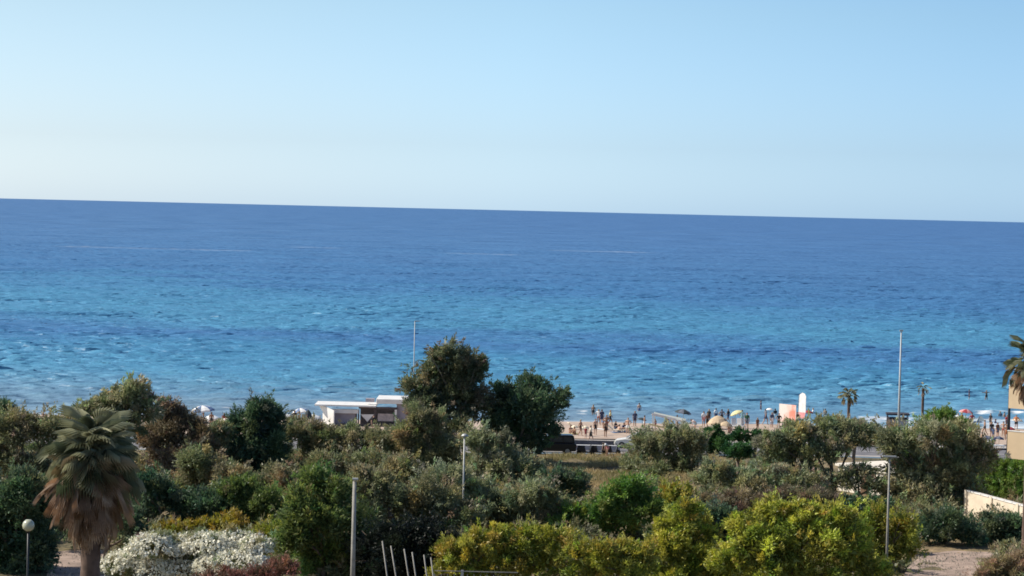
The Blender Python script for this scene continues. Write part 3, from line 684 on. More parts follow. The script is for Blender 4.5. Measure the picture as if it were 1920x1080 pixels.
def frondmat(name, c1, c2, trans=0.2):
    m, nt, b, out = newmat(name)
    oi = N(nt, 'ObjectInfo'); rr = ramp(nt, oi.outputs['Random'], [(0, c1), (1, c2)]); nt.links.new(rr.outputs[0], b.inputs['Base Color']); b.inputs['Roughness'].default_value = .5
    t = N(nt, 'BsdfTranslucent'); mx = N(nt, 'MixShader'); mx.inputs[0].default_value = trans
    nt.links.new(rr.outputs[0], t.inputs[0]); nt.links.new(b.outputs[0], mx.inputs[1]); nt.links.new(t.outputs[0], mx.inputs[2]); nt.links.new(mx.outputs[0], out.inputs[0]); return m
M_FG = frondmat('green_frond', (0.10, 0.13, 0.065), (0.50, 0.49, 0.32))
M_FT = frondmat('yellowing_frond', (0.20, 0.16, 0.08), (0.52, 0.43, 0.28))
M_FD = frondmat('dead_frond', (0.20, 0.12, 0.07), (0.56, 0.39, 0.25), .1)
M_PTRUNK = mat('palm_trunk', (0.12, 0.078, 0.058), .95, .4, 3, .8)
FG = [fan_leaf('frond_green', 13, 120, .78, .85, .018, .45, .22), fan_leaf('frond_green_b', 10, 90, .85, 1.0, .018, .8, .2)]
FD = [fan_leaf('frond_dead', 9, 46, 1.0, .7, .02, .1, .35), fan_leaf('frond_dead_b', 7, 32, .95, .85, .02, .2, .3)]
FT = [f.copy() for f in FG]
for f in FT: f.materials.append(M_FT)
for f in FG: f.materials.append(M_FG)
for f in FD: f.materials.append(M_FD)
def palm(label, px, py_heart, Y, sc, n_green, n_dead, trunk_r, skirt=1.9, seed=0, group=None, spread=1.0, rs=1.0):
    r = random.Random(seed); c = pt(px, py_heart, Y); g = tz(c.x, Y) - .1
    root = empty('fan_palm_tree', (c.x, Y, g)); tag(root, label, 'palm tree', group)
    H = c.z - g; mb = MB(); n = 26; P = []; RR = []
    for k in range(n + 1):
        t = k / n; P.append((0.12 * math.sin(t * 2.2) * 0, 0, H * t)); RR.append(trunk_r * (1.25 - .25 * min(1, t * 3)) * (1 + (.05 if k % 2 else -.03)))
    mb.tube(P, RR, 12); mb.build('trunk', M_PTRUNK, root, True)
    heart = Vector((0, 0, H))
    def frond(kind, meshes, k, n, elo, ehi, s, z):
        az = k * 2.39996 + r.uniform(-.3, .3); el = elo + (ehi - elo) * ((k + .5) / n) + r.uniform(-.22, .22)
        o = link(kind, meshes[k % 2], root, loc=heart + Vector((0, 0, z)), scale=(s * r.uniform(.68, 1.15), s * r.uniform(.6, 1.1), s * r.uniform(.8, 1.6)))
        M3 = Matrix.Rotation(az, 4, 'Z') @ Matrix.Rotation(-el, 4, 'Y') @ Matrix.Rotation(r.uniform(-.6, .6), 4, 'X')
        o.rotation_euler = M3.to_euler(); return o
    for k in range(n_green): frond('green_frond', FG, k, n_green, R(-25), R(82), sc * spread, r.uniform(-.35, .2) * sc)
    for k in range(n_green // 3): frond('yellowing_frond', FT, k, n_green // 3, R(-45), R(25), sc * spread * .95, r.uniform(-.5, .1) * sc)
    for k in range(n_dead):
        t = k / n_dead
        f = frond('dead_frond', FD, k, n_dead, R(-88), R(-34), sc * (1.0 * rs), 0)
        f.location = heart + Vector((0, 0, -skirt * (1 - t) ** 1.0 * .62))
        a = k * 2.39996
        f.location += Vector((math.cos(a), math.sin(a), 0)) * trunk_r * .6
    return root
palm('tall thick-trunked fan palm with a brown skirt of dead fronds at the left', 173, 862, 108, 1.12, 140, 290, .45, skirt=2.7, seed=1, spread=1.10, rs=1.32)
palm('tall fan palm with drooping dead fronds in front of the balconies at the right edge', 1932, 685, 152, 1.0, 46, 80, .2, skirt=1.8, seed=2)
palm('small round-headed fan palm on the beach between the white flag and the tall mast', 1592, 742, 232, .60, 26, 6, .14, skirt=.4, seed=3)
palm('thin young palm with a tiny tuft right of the tall white mast', 1731, 728, 232, .42, 12, 6, .13, skirt=.5, seed=4)

# ---------------------------------------------------------------- POLES AND LAMPS
def pole(name, label, px, py_top, Y, r0_, r1_, m, cat='pole', group=None, base_py=None):
    p = pt(px, py_top, Y); g = tz(p.x, Y) - .15
    root = empty(name, (p.x, Y, g)); tag(root, label, cat, group); h = p.z - g
    MB().tube([(0, 0, -.2), (0, 0, h * .5), (0, 0, h)], [r0_, (r0_ + r1_) / 2, r1_], 10).build('shaft', m, root, True)
    MB().lathe([(0.001, .26), (r0_ * 1.6, .26), (r0_ * 2.2, .0), (r0_ * 2.2, -.1)], 10).build('base_plate', m, root)
    return root, h
M_MAST = mat('pale_mast', (0.40, 0.44, 0.46), .5, .15, 1)
g_mast = 'tall pale masts by the beach road'
root, h = pole('light_mast', 'slim pale mast rising beside the tallest tree', 778, 602, 224, .065, .045, M_MAST, 'mast', g_mast)
MB().box(.22, 0, h, .5, .12, .08).build('lamp_head', M_MAST, root)
root, h = pole('light_mast', 'tall white mast standing alone against the water on the right', 1690, 622, 222, .15, .07, M_MAST, 'mast', g_mast)
MB().box(0, 0, h + .1, .34, .12, .16).build('lamp_head', M_MAST, root)
root, h = pole('utility_pole', 'thick grey concrete pole with a small lamp on top, bottom centre-left', 665, 903, 128, .15, .105, M_CONC, 'pole')
MB().tube([(0, 0, h - .02), (.02, -.05, h + .12)], .07, 8).box(.04, -.12, h + .16, .30, .34, .09).build('lamp_head', M_POLEG, root)
M_GLASS = mat('lamp_glass', (0.45, 0.46, 0.34), .25, .1, 2)
root, h = pole('street_lamp', 'lamp post with a rounded white head in the middle of the trees', 871, 818, 154, .065, .05, M_POLEG, 'street lamp')
MB().lathe([(.001, .16), (.14, .13), (.25, .02), (.23, -.03), (.08, -.07), (.001, -.07)], 14, (0.02, 0, h + .02)).build('lamp_head', M_POLEG, root, True)
root, h = pole('street_lamp', 'slim lamp post with a short flat arm at the lower right', 1668, 860, 142, .085, .055, M_CONC, 'street lamp')
MB().tube([(0, 0, h - .05), (.25, 0, h + .06), (.55, 0, h + .1)], .035, 6).build('arm', M_CONC, root)
MB().box(-.02, 0, h + .13, .85, .24, .09).build('lamp_head', M_POLEG, root, bevel=.02)
root, h = pole('globe_lamp', 'garden lamp with a pale round globe at the lower left', 53, 996, 118, .06, .05, M_DARKMET, 'garden lamp')
MB().lathe([(.001, .6), (.14, .58), (.26, .46), (.31, .30), (.27, .13), (.13, .02), (.07, 0)], 18, (0, 0, h)).build('globe', M_GLASS, root, True)
MB().lathe([(.10, 0), (.12, .05), (.06, .08)], 12, (0, 0, h - .06)).build('collar', M_DARKMET, root)
root, h = pole('pole', 'thin pale pole close against the left side of the big palm trunk', 161, 990, 112, .07, .06, M_POLEG, 'pole')
root, h = pole('dark_pole', 'dark pole seen between the two balconies at the right edge', 1894, 712, 228, .17, .10, M_DARKMET, 'pole')
# leaning posts and the fence at the bottom
for k, (px, py, lean, Y) in enumerate([(717, 1009, .10, 122), (733, 1018, .13, 123), (758, 1024, .12, 124), (773, 1030, .11, 125), (795, 1035, .10, 126), (808, 1040, .09, 127)]):
    p = pt(px, py, Y); g = tz(p.x, Y) - .1; h = p.z - g
    o = MB().tube([(h * (lean + .06), 0, -.2), (0, 0, h - .15)], [.042, .037], 8)  .build('leaning_post', M_CONC, None, True)
    me = o.data; o.location = (p.x, Y, g)
    names = ['tallest and leftmost', 'second from the left', 'third from the left', 'fourth from the left', 'fifth from the left', 'shortest and rightmost']
    tag(o, names[k] + ' of the pale leaning posts in front of the bush painted dark as shade', 'post', 'pale leaning posts')
def fence():
    Y = 121; a = pt(815, 1070, Y); b = pt(935, 1076, Y); g = 1.4
    root = empty('metal_fence', (a.x, Y, g)); tag(root, 'thin pale metal fence along the bottom edge in front of the yellow-topped bush', 'fence')
    Lx = b.x - a.x + 1.0; top = a.z - g
    MB().box(Lx / 2, 0, top, Lx, .04, .04).build('top_rail', M_CONC, root)
    MB().box(Lx / 2, 0, top - 1.2, Lx, .05, .05).build('bottom_rail', M_POLEG, root)
    k = 0; x = 0.0
    bm = MB().box(0, 0, top / 2 - .1, .035, .035, top - .12).mesh('baluster'); bm.materials.append(M_POLEG)
    while x < Lx:
        link('baluster', bm, root, loc=(x, 0, 0)); x += .34
    x = pt(867, 1070, Y).x - a.x
    MB().box(x, -.06, top / 2 + .02, .13, .10, top + .1).build('post', M_POLEG, root)
fence()
for k, (px, py) in enumerate([(1339, 857), (1352, 860), (1420, 872), (1312, 868)]):
    p = pt(px, py, 203)
    o = MB().box(0, 0, (p.z - 1.4) / 2, .14, .14, p.z - 1.4, taper=.8).build('bollard', M_CONC); o.location = (p.x, 203, 1.4)
    tag(o, ['short pale post just left of the clipped green ball', 'pale post touching the left side of the clipped green ball', 'short pale post right of and below the clipped green ball', 'short pale post furthest left of the clipped green ball'][k], 'post', 'short posts by the clipped ball')

# ---------------------------------------------------------------- BUILDINGS
M_PANEGL = mat('window_glass', (0.05, 0.06, 0.07), .12, .1, 1)
M_ROOFG = mat('grey_roof', (0.30, 0.27, 0.26), .9, .3, 1.2, .3)
def apartment():
    p = pt(1893, 740, 180); x0 = p.x
    g = 1.4; root = empty('apartment_building', (x0, 180, g), R(-42)); tag(root, 'peach-coloured apartment building with balconies cut by the right edge', 'building')
    # local axes: front faces local -Y (towards the left and the camera)
    def z(py, Yd=180): return pt(1893, py, Yd).z - g
    Lx = 13.0
    MB().box(Lx / 2 + 1.35, 5.2, 6.4, Lx - 1.4, 7.6, 12.8).build('wall', M_CREAM, root)
    MB().box(Lx / 2 + 1.35, 5.2, 12.95, Lx - 1.0, 8.0, .28).build('roof', M_ROOFG, root)
    top_u, bot_u, top_l, bot_l = z(723), z(765), z(808), z(859)
    for nm, (t, b) in (('balcony', (top_u, bot_u)), ('balcony', (top_l, bot_l))):
        h = t - b
        q = MB()
        q.box(Lx / 2, -.05, b + h / 2, Lx, .14, h)                 # front parapet
        q.box(.07, .73, b + h / 2 , .14, 1.40, h)                # return at the left end
        q.box(Lx / 2 + .07, .70, b + .11, Lx - .14 - .01, 1.34, .22)         # slab
        o = q.build(nm, M_CREAM, root)
        MB().box(Lx / 2, -.05, t + .03, Lx + .05, .2, .06).build('coping', M_WHITE, o)
    for zz in (2.6, 6.0, 9.4):
        for xx in (3.6, 7.0, 10.4):
            f = MB().box(xx, 1.385, zz, 1.5, .05, 2.0).build('window', M_WHITE, root)
            MB().box(xx - .36, 1.35, zz, .64, .03, 1.8).build('pane', M_PANEGL, f); MB().box(xx + .36, 1.35, zz, .64, .03, 1.8).build('pane', M_PANEGL, f)
apartment()
def garden_wall():
    a = pt(1815, 921, 178); b = pt(1965, 930, 166); d = b - a; L = Vector((d.x, d.y, 0)).length; ang = math.atan2(d.y, d.x)
    root = empty('garden_wall', (a.x, a.y, 1.35), ang); tag(root, 'sunlit cream garden wall below the tall clipped hedge', 'wall'); h = a.z - 1.35
    MB().box(L / 2, 0, h / 2, L, .25, h).build('wall_face', M_CREAM2, root)
    n = int(L / 1.2)
    cm = MB().box(0, 0, 0, 1.17, .36, .09).mesh('coping'); cm.materials.append(M_WHITE)
    for k in range(n): link('coping', cm, root, loc=(.6 + k * L / n, 0, h + .05))
    pm = MB().box(0, 0, h / 2, .34, .34, h + .2).mesh('pier'); pm.materials.append(M_CREAM2)
    for k in range(0, 4): link('pier', pm, root, loc=(L * k / 3, -.06, 0))
M_CREAM2 = mat('pale_render', (0.70, 0.60, 0.46), .9, .15, 1.0, .25)
garden_wall()
def white_house():
    p = pt(1572, 873, 194); root = empty('white_house', (p.x, 194, 1.4), R(-58)); tag(root, 'low whitewashed house seen through the branches of the wide grey-green tree', 'house')
    h = p.z - 1.4
    MB().box(3.6, 2.5, h / 2, 7.2, 5, h).build('wall', mat('whitewash', (0.76, 0.70, 0.60), .9, .15, .8, .3), root)
    MB().box(3.6, 2.5, h + .1, 7.6, 5.4, .2).build('roof', MATS['whitewash'], root)
    for x in (1.6, 5.2):
        f = MB().box(x, -.02, h * .55, 1.1, .06, 1.1).build('window', M_WHITE, root); MB().box(x, -.06, h * .55, .9, .03, .9).build('pane', M_PANEGL, f)
    d = MB().box(3.4, -.03, 1.05, .95, .06, 2.1).build('door', mat('brown_door', (0.15, 0.09, 0.05), .6), root)
    MB().box(3.7, -.08, 1.0, .12, .05, .04).build('handle', M_DARKMET, d)
white_house()

def beach_bar():
    Y = 246; s = F / Y
    P = lambda px, py: pt(px, py, Y)
    a = P(596, 770); x0 = a.x; g = tz(x0, Y) - .05
    root = empty('beach_bar', (x0, Y, g)); tag(root, 'long beach bar with white roofs and shuttered front coloured mauve for its shade', 'beach bar')
    X = lambda px: P(px, 780).x - x0
    Z = lambda px, py: P(px, py).z - g
    MG = mat('shade_mauve_panel', (0.36, 0.33, 0.37), .8, .2, 1.2); MD = mat('dark_frame', (0.09, 0.07, 0.075), .7)  # mauve panels: shade on the bar's front put into the colour
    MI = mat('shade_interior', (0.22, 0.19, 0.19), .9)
    # left cabin: lit end wall at an angle, flat roof
    zt = Z(600, 764)
    q = MB(); q.prism([(X(601), 0), (X(626), 0), (X(626), Z(626, 768)), (X(588), Z(588, 756)), (X(601), Z(601, 772))], .0, .12)
    o = q.build('end_wall', M_WHITE, root); o.rotation_euler = (0, 0, R(-48)); o.scale = (1.35, 1, 1); o.location = (.25, .3, 0)
    MB().box((X(626) + X(668)) / 2, .3, Z(640, 775) / 2, X(668) - X(626), .12, Z(640, 775)).build('shutter_panel', MG, root)
    MB().box((X(626) + X(668)) / 2, .1, Z(640, 771), X(672) - X(622), .5, .40).build('fascia', M_WHITE, root)
    MB().box((X(590) + X(705)) / 2, 1.7, Z(640, 760), X(705) - X(590), 4.4, .16).build('roof', M_WHITE, root)
    for px in (626, 668, 672, 703, 742):
        MB().box(X(px), .18, Z(px, 768) / 2, .14, .14, Z(px, 768)).build('post', MD, root)
    # middle bay: open bar with cloth and counter
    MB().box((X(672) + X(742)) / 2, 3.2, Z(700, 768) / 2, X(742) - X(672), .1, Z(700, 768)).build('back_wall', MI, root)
    MB().box((X(672) + X(745)) / 2, .2, Z(700, 765), X(745) - X(672), .14, .22).build('beam', MD, root)
    q = MB(); q.prism([(X(676), Z(676, 777)), (X(701), Z(701, 777)), (X(689), Z(689, 791))], .02, .06); q.build('awning_cloth', M_WHITE, root)
    MB().box((X(708) + X(738)) / 2, .3, Z(720, 786) / 2 + .6, X(738) - X(708), .1, Z(720, 770) - 1.0).build('curtain', mat('beige_cloth', (0.5, 0.43, 0.40), .9, .3, 3), root)
    MB().box((X(640) + X(742)) / 2, 0, Z(700, 797), X(742) - X(640), .5, .16).build('counter', MD, root)
    MB().box((X(640) + X(742)) / 2, .08, Z(700, 798) / 2, X(742) - X(640), .2, Z(700, 798)).build('counter_front', MG, root)
    MB().box((X(705) + X(800)) / 2, 2.2, Z(750, 753), X(800) - X(705), 5.0, .5).build('upper_roof', M_WHITE, root, bevel=.05)
    MB().box((X(742) + X(800)) / 2, .5, Z(760, 757) / 2, X(800) - X(744), .12, Z(760, 757)).build('side_panel', MG, root)
    MB().box(X(742), -.1, Z(742, 786), .22, .12, Z(742, 768) - Z(742, 804)).build('white_post', M_WHITE, root)
    MB().box((X(742) + X(800)) / 2, .2, Z(760, 757) , X(800) - X(742), .16, .2).build('dark_fascia', MD, root)
    MB().box(X(692), 1.2, Z(692, 752), .9, .9, .35).build('roof_box', MG, root)
beach_bar()

def booth():
    Y = 236; p = pt(1683, 776, Y); g = tz(p.x, Y); root = empty('beach_booth', (p.x, Y, g), R(-6)); tag(root, 'small grey booth with a dark flat roof behind the tall white mast', 'booth')
    h = p.z - g
    MD = mat('booth_roof', (0.04, 0.035, 0.045), .8)
    MB().box(0, 0, h, 2.3, 1.9, .16).build('roof', MD, root); MB().box(-.05, -.02, h - .45, 2.0, 1.6, .12).build('shelf', MD, root)
    MB().box(0, .1, (h - .5) / 2, 1.7, 1.3, h - .55).build('wall', mat('booth_wall', (0.36, 0.38, 0.42), .8), root)
    for x, y in ((-1, -.8), (1, -.8), (-1, .8), (1, .8)): MB().box(x, y, h / 2 - .06, .08, .08, h - .12).build('post', MD, root)
booth()

# ---------------------------------------------------------------- VEHICLES
def car(label, px, py, kind, col, rz, cat):
    p = G(px, py); root = empty('parked_car', (p.x, p.y, tz(p.x, p.y) - .12), rz); tag(root, label, cat, 'vehicles on the beach road')
    mp = mat('paint_' + kind, col, .3, .08, 1); gl = M_PANEGL; rub = mat('rubber', (0.02, 0.02, 0.02), .9)
    if kind == 'suv':
        low = [(-2.15, .35), (-2.2, .95), (-2.1, 1.1), (1.2, 1.12), (2.1, .98), (2.2, .6), (2.15, .35)]
        up = [(-2.08, 1.1), (-1.95, 1.78), (-1.7, 1.86), (.35, 1.84), (1.15, 1.12)]; W_ = 1.84; Wu = 1.66; wx = (-1.35, 1.35); wr = .37
        wins = [[(-1.85, 1.2), (-1.74, 1.68), (-1.0, 1.7), (-1.0, 1.2)], [(-.9, 1.2), (-.9, 1.7), (-.05, 1.7), (-.05, 1.2)], [(.05, 1.2), (.05, 1.7), (.32, 1.7), (.92, 1.2)]]
    else:
        low = [(-2.0, .3), (-2.05, .8), (-1.9, .92), (1.0, .93), (1.9, .78), (2.05, .5), (2.0, .3)]
        up = [(-1.75, .9), (-1.3, 1.38), (-1.0, 1.46), (.1, 1.45), (.95, .93)]; W_ = 1.72; Wu = 1.48; wx = (-1.25, 1.28); wr = .31
        wins = [[(-1.45, .98), (-1.18, 1.32), (-.5, 1.36), (-.5, .98)], [(-.42, .98), (-.42, 1.36), (.1, 1.36), (.68, .98)]]
    MB().prism(low, -W_ / 2, W_ / 2).build('body', mp, root, bevel=.07)
    MB().prism(up, -Wu / 2, Wu / 2).build('cabin', mp, root, bevel=.06)
    for w in wins:
        for sgn in (-1, 1): MB().prism(w, sgn * Wu / 2, sgn * (Wu / 2 + .012)).build('window', gl, root)
    a, b = up[-2], up[-1]
    q = MB(); n = .02
    q.quad((a[0] + .08 + n, -Wu * .44, a[1] - .03 + n), (a[0] + .08 + n, Wu * .44, a[1] - .03 + n), (b[0] - .03 + n, Wu * .46, b[1] + .04 + n), (b[0] - .03 + n, -Wu * .46, b[1] + .04 + n)); q.build('windscreen', gl, root)
    for x in wx:
        for sgn in (-1, 1):
            w = MB().tube([(x, sgn * (W_ / 2 - .2), wr), (x, sgn * (W_ / 2 + .02), wr)], wr, 18).build('wheel', rub, root)
            MB().tube([(x, sgn * (W_ / 2 + .015), wr), (x, sgn * (W_ / 2 + .035), wr)], wr * .6, 12).build('rim', M_POLEG, w)
    for sgn in (-1, 1):
        MB().box(low[-2][0] - .03, sgn * W_ * .36, low[-2][1] + .12, .08, .34, .16).build('headlight', M_GLASS, root)
        MB().box(low[1][0] + .02, sgn * W_ * .4, low[1][1] - .1, .08, .2, .24).build('tail_light', mat('red_lens', (.35, .02, .02), .3), root)
    return root
car('black van-like car parked by the road under the dark leafy tree', 1035, 849, 'suv', (0.010, 0.010, 0.013), R(184), 'car')
car('white car half hidden behind the grey-olive tree at the right end of the road', 1192, 838, 'hatch', (0.72, 0.70, 0.64), R(172), 'car')
def scooter(label, px, py, rz, col):
    p = G(px, py); root = empty('scooter', (p.x, p.y, p.z - .1), rz); tag(root, label, 'scooter', 'scooters lined up beside the road'); mm = mat('scooter_' + str(col[0]), col, .35)
    rub = mat('rubber', (0.02,) * 3, .9)
    for x in (-.62, .62): MB().tube([(x, -.05, .24), (x, .05, .24)], .24, 14).build('wheel', rub, root)
    MB().prism([(-.85, .45), (-.75, .78), (-.1, .75), (0, .35), (.35, .3), (.5, .9), (.6, .88), (.5, .2), (-.3, .2)], -.15, .15).build('body', mm, root, bevel=.04)
    MB().box(-.42, 0, .81, .7, .26, .09).build('seat', rub, root, bevel=.02)
    MB().tube([(.5, 0, .85), (.42, 0, 1.06)], .03, 6).tube([(.42, -.3, 1.08), (.42, .3, 1.08)], .02, 6).build('handlebar', M_DARKMET, root)
scooter('dark scooter nearest the black van', 1098, 851, R(10), (.02, .02, .028)); scooter('dark scooter in the middle of the row by the road', 1121, 851, R(-12), (.03, .03, .035)); scooter('dark scooter beside the person in white and pink', 1147, 851, R(14), (.025, .02, .03))
def low_wall():
    a = G(1060, 841); b = G(1162, 843); d = b - a; L = Vector((d.x, d.y)).length
    root = empty('low_wall', (a.x, a.y, a.z - .05), math.atan2(d.y, d.x)); tag(root, 'low white-topped roadside wall behind the dark scooters', 'wall')
    MB().box(L / 2, 0, .16, L, .3, .36).build('wall_face', mat('shaded_concrete', (.45, .43, .45), .9), root)
    MB().box(L / 2, 0, .38, L + .1, .42, .08).build('coping', M_WHITE, root)
low_wall()

def sea_wall():
    a = G(990, 829); b = G(1240, 835); d = b - a; L = Vector((d.x, d.y)).length
    root = empty('promenade_wall', (a.x, a.y, a.z - .1), math.atan2(d.y, d.x)); tag(root, 'promenade wall, coloured dark for its shaded side, between the sand and the beach road', 'wall')
    MB().box(L / 2, 0, .16, L, .3, .44).build('wall_face', mat('shade_dark_concrete', (.14, .14, .16), .9, .3, 2, .3), root)  # dark grey puts the shade on the wall's landward side into the colour
    cm = MB().box(0, 0, 0, 1.96, .4, .05).mesh('coping'); cm.materials.append(M_PAVE)
    for k in range(int(L / 2)): link('coping', cm, root, loc=(1 + k * 2, 0, .41))
sea_wall()

# ---------------------------------------------------------------- BEACH FURNITURE
def cloth(name, c): return mat('cloth_' + name, c, .85, .15, 3)
def parasol(label, px, py_foot, py_top, wpx, col, tilt=0, az=0, ribs=8, drop=.28, trim=None, name='beach_parasol', group='beach parasols', Y=None):
    p = G(px, py_foot) if Y is None else Vector((pt(px, 780, Y).x, Y, tz(pt(px, 780, Y).x, Y)))
    s = F / p.y; r = wpx / 2 / s; h = max(.6, pt(px, py_top, p.y).z - p.z)
    root = empty(name, tuple(p), az); tag(root, label, 'parasol', group)
    MB().tube([(0, 0, -.3), (0, 0, h)], .022, 6).build('pole', M_POLEG, root)
    n = ribs * 2; prof = [(0.0, 0), (.33, -.06), (.7, -.20), (1.0, -.42)]
    V = [(0, 0, 0)]; Fc = []
    for k, (rr, zz) in enumerate(prof[1:]):
        for j in range(n):
            t = 2 * math.pi * j / n; f = 1.0 if j % 2 == 0 else .93
            V.append((math.cos(t) * rr * r * f, math.sin(t) * rr * r * f, zz * r * drop / .28 + (0 if j % 2 == 0 else .04 * rr * r)))
    for j in range(n): Fc.append((0, 1 + j, 1 + (j + 1) % n))
    for k in range(2):
        for j in range(n): a = 1 + k * n + j; b = 1 + k * n + (j + 1) % n; Fc.append((a, a + n, b + n, b))
    base = 1 + 2 * n; q = len(V)
    for j in range(n): x, y, z_ = V[base + j]; V.append((x * 1.005, y * 1.005, z_ - .13 * r))
    for j in range(n): Fc.append((base + j, q + j, q + (j + 1) % n, base + (j + 1) % n))
    me = bpy.data.meshes.new('canopy'); me.from_pydata(V, [], Fc); me.update()
    me.materials.append(col); 
    if trim:
        me.materials.append(trim)
        for f in me.polygons:
            c = f.center; 
            if int((math.atan2(c.y, c.x) + math.pi) / (2 * math.pi) * ribs) % 2: f.material_index = 1
    c = link('canopy', me, root, loc=(0, 0, h)); c.rotation_euler = (0, tilt, 0)
    sm = c.modifiers.new('thickness', 'SOLIDIFY'); sm.thickness = .015
    MB().tube([(0, 0, h), (0, 0, h + .12)], [.03, .012], 6).build('finial', M_POLEG, root)
    return root
cW = cloth('white', (.80, .80, .78)); cC = cloth('cream', (.74, .66, .50)); cN = cloth('navy', (.04, .05, .11)); cB = cloth('dark', (.035, .05, .055)); cS = cloth('straw', (.52, .40, .26)); cP = cloth('pink', (.75, .33, .33)); cR = cloth('red', (.36, .04, .05)); cG = cloth('grey', (.36, .42, .42)); cY = cloth('yellow', (.72, .66, .34)); cBl = cloth('blue', (.12, .2, .36)); cT = cloth('teal', (.25, .45, .5)); cDk = cloth('slate', (.14, .16, .2))
parasol('white parasol with a dark right half at the waterline, leftmost on the beach', 378, 792, 760, 46, cW, R(-8), 0, 8, trim=cBl)
parasol('white parasol low on the sand just right of the leftmost one', 392, 801, 779, 34, cW, R(-12))
parasol('pale pinkish tilted parasol above the left bushes', 415, 808, 786, 30, cloth('pale_pink', (.75, .62, .58)), R(-28))
parasol('white parasol left of the beach bar, the higher one', 562, 795, 765, 34, cW, R(-10), trim=cBl)
parasol('white parasol left of the beach bar, behind the dark pointed one', 588, 800, 777, 38, cW, R(6))
parasol('dark folded pointed parasol left of the beach bar', 577, 801, 768, 18, cB, 0, drop=1.1)
parasol('white parasol half hidden behind the dark pointed tree', 532, 797, 776, 36, cW, R(-6))
parasol('small dark parasol beside the bather at the waterline', 1204, 806, 783, 17, cB, R(10))
parasol('black parasol standing behind the white pergola', 1281, 800, 767, 31, cB, R(8), trim=cDk)
parasol('large straw-coloured parasol right of the white pergola', 1345, 806, 779, 40, cS, R(-4), drop=.45)
parasol('tan parasol low beside the large straw-coloured one', 1362, 812, 790, 26, cS, R(8), drop=.4)
parasol('pale yellow tilted parasol right of the straw-coloured one', 1378, 803, 770, 24, cY, R(-22))
parasol('white parasol held among the people left of the pink board', 1442, 800, 765, 13, cW, R(0))
parasol('pink and maroon parasol on the right beach above the large olive tree', 1811, 800, 767, 26, cP, R(6), trim=cR)
parasol('red parasol at the foot of the lower balcony', 1893, 822, 800, 20, cR, R(4))
parasol('slate blue parasol at the lower right of the beach, left one', 1850, 832, 817, 22, cDk, R(-6), trim=cN)
parasol('slate blue parasol at the lower right of the beach, right one', 1873, 834, 818, 20, cN, R(6), trim=cDk)
parasol('maroon parasol partly behind the feather flag', 1517, 796, 770, 16, cR, R(10))
parasol('cream parasol left of the person in brown shorts', 1076, 812, 797, 15, cC, R(-6), drop=.4)
parasol('cream parasol right of the person in brown shorts', 1098, 812, 798, 14, cC, R(6), drop=.4)
parasol('small pale parasol at the far right of the sand by the edge', 1908, 805, 784, 20, cC, R(6))

def tent(label, px, py, w, h, col, rz=0):
    p = G(px, py); s = F / p.y; w /= s; h /= s; root = empty('beach_tent', tuple(p), rz); tag(root, label, 'beach tent')
    q = MB(); a, b, c, d, t = (-w / 2, -w * .35, 0), (w / 2, -w * .35, 0), (w / 2, w * .35, 0), (-w / 2, w * .35, 0), (-.08 * w, 0, h)
    t2 = (.1 * w, 0, h)
    i = len(q.v); q.v += [a, b, c, d, t, t2]; q.f += [(0, 1, 5, 4), (1, 2, 5), (2, 3, 4, 5), (3, 0, 4)]
    q.build('fly', col, root); MB().tube([(-w / 2, -w * .36, .02), (-.08 * w, 0, h + .02)], .02, 5).build('tent_pole', M_POLEG, root)
tent('grey-green pointed beach tent on the right beach', 1838, 800, 26, 20, cG)
tent('white low beach tent left of the pink and maroon parasol', 1790, 800, 18, 16, cW)
def pergola():
    Y = 240; P = lambda px, py: pt(px, py, Y); a = P(1223, 776); g = tz(a.x, Y) - .1
    root = empty('beach_pergola', (a.x, Y, g)); tag(root, 'white-framed beach pergola with a sloping roof edge and pale yellow rail', 'pergola')
    L = lambda px, py, dy=0: (P(px, py).x - a.x, dy, P(px, py).z - g)
    def beam(p, q, w, h, nm, m):
        p = Vector(p); q = Vector(q); d = q - p; M = Matrix.Translation((p + q) / 2) @ Matrix.Rotation(-math.atan2(d.z, Vector((d.x, d.y)).length) , 4, 'Y') if abs(d.y) < .01 else Matrix.Translation((p + q) / 2)
        MB().box(0, 0, 0, d.length, w, h, M=M).build(nm, m, root)
    beam(L(1222, 776), L(1268, 787), .12, .24, 'roof_edge', M_WHITE); beam(L(1270, 788), L(1286, 791), .12, .2, 'roof_edge', M_WHITE)
    MY = mat('pale_yellow_paint', (.66, .56, .28), .6)
    beam(L(1216, 795), L(1234, 799), .12, .16, 'yellow_rail', MY); beam(L(1234, 799.5), L(1274, 807), .12, .18, 'yellow_rail', MY)
    for px, py, dy in ((1224, 777, 0), (1267, 788, 0), (1285, 791, .05), (1230, 776, 2.2), (1272, 786, 2.2)):
        q = L(px, py, dy); MB().box(q[0], dy + .1, q[2] / 2, .09, .09, q[2]).build('post', M_WHITE, root)
    q = MB(); A = L(1224, 778, .2); B = L(1284, 791, .2)
    q.v += [(A[0], .2, A[2]), (B[0], .2, B[2]), (B[0] + .3, 2.3, B[2] + .1), (A[0] + .3, 2.3, A[2] + .1), (A[0], .2, A[2] - .05), (B[0], .2, B[2] - .05), (B[0] + .3, 2.3, B[2] + .05), (A[0] + .3, 2.3, A[2] + .05)]
    q.f += [(0, 1, 2, 3), (7, 6, 5, 4), (0, 4, 5, 1), (1, 5, 6, 2), (2, 6, 7, 3), (3, 7, 4, 0)]
    q.build('roof_cloth', cloth('pale_canvas', (.5, .52, .46)), root)
pergola()
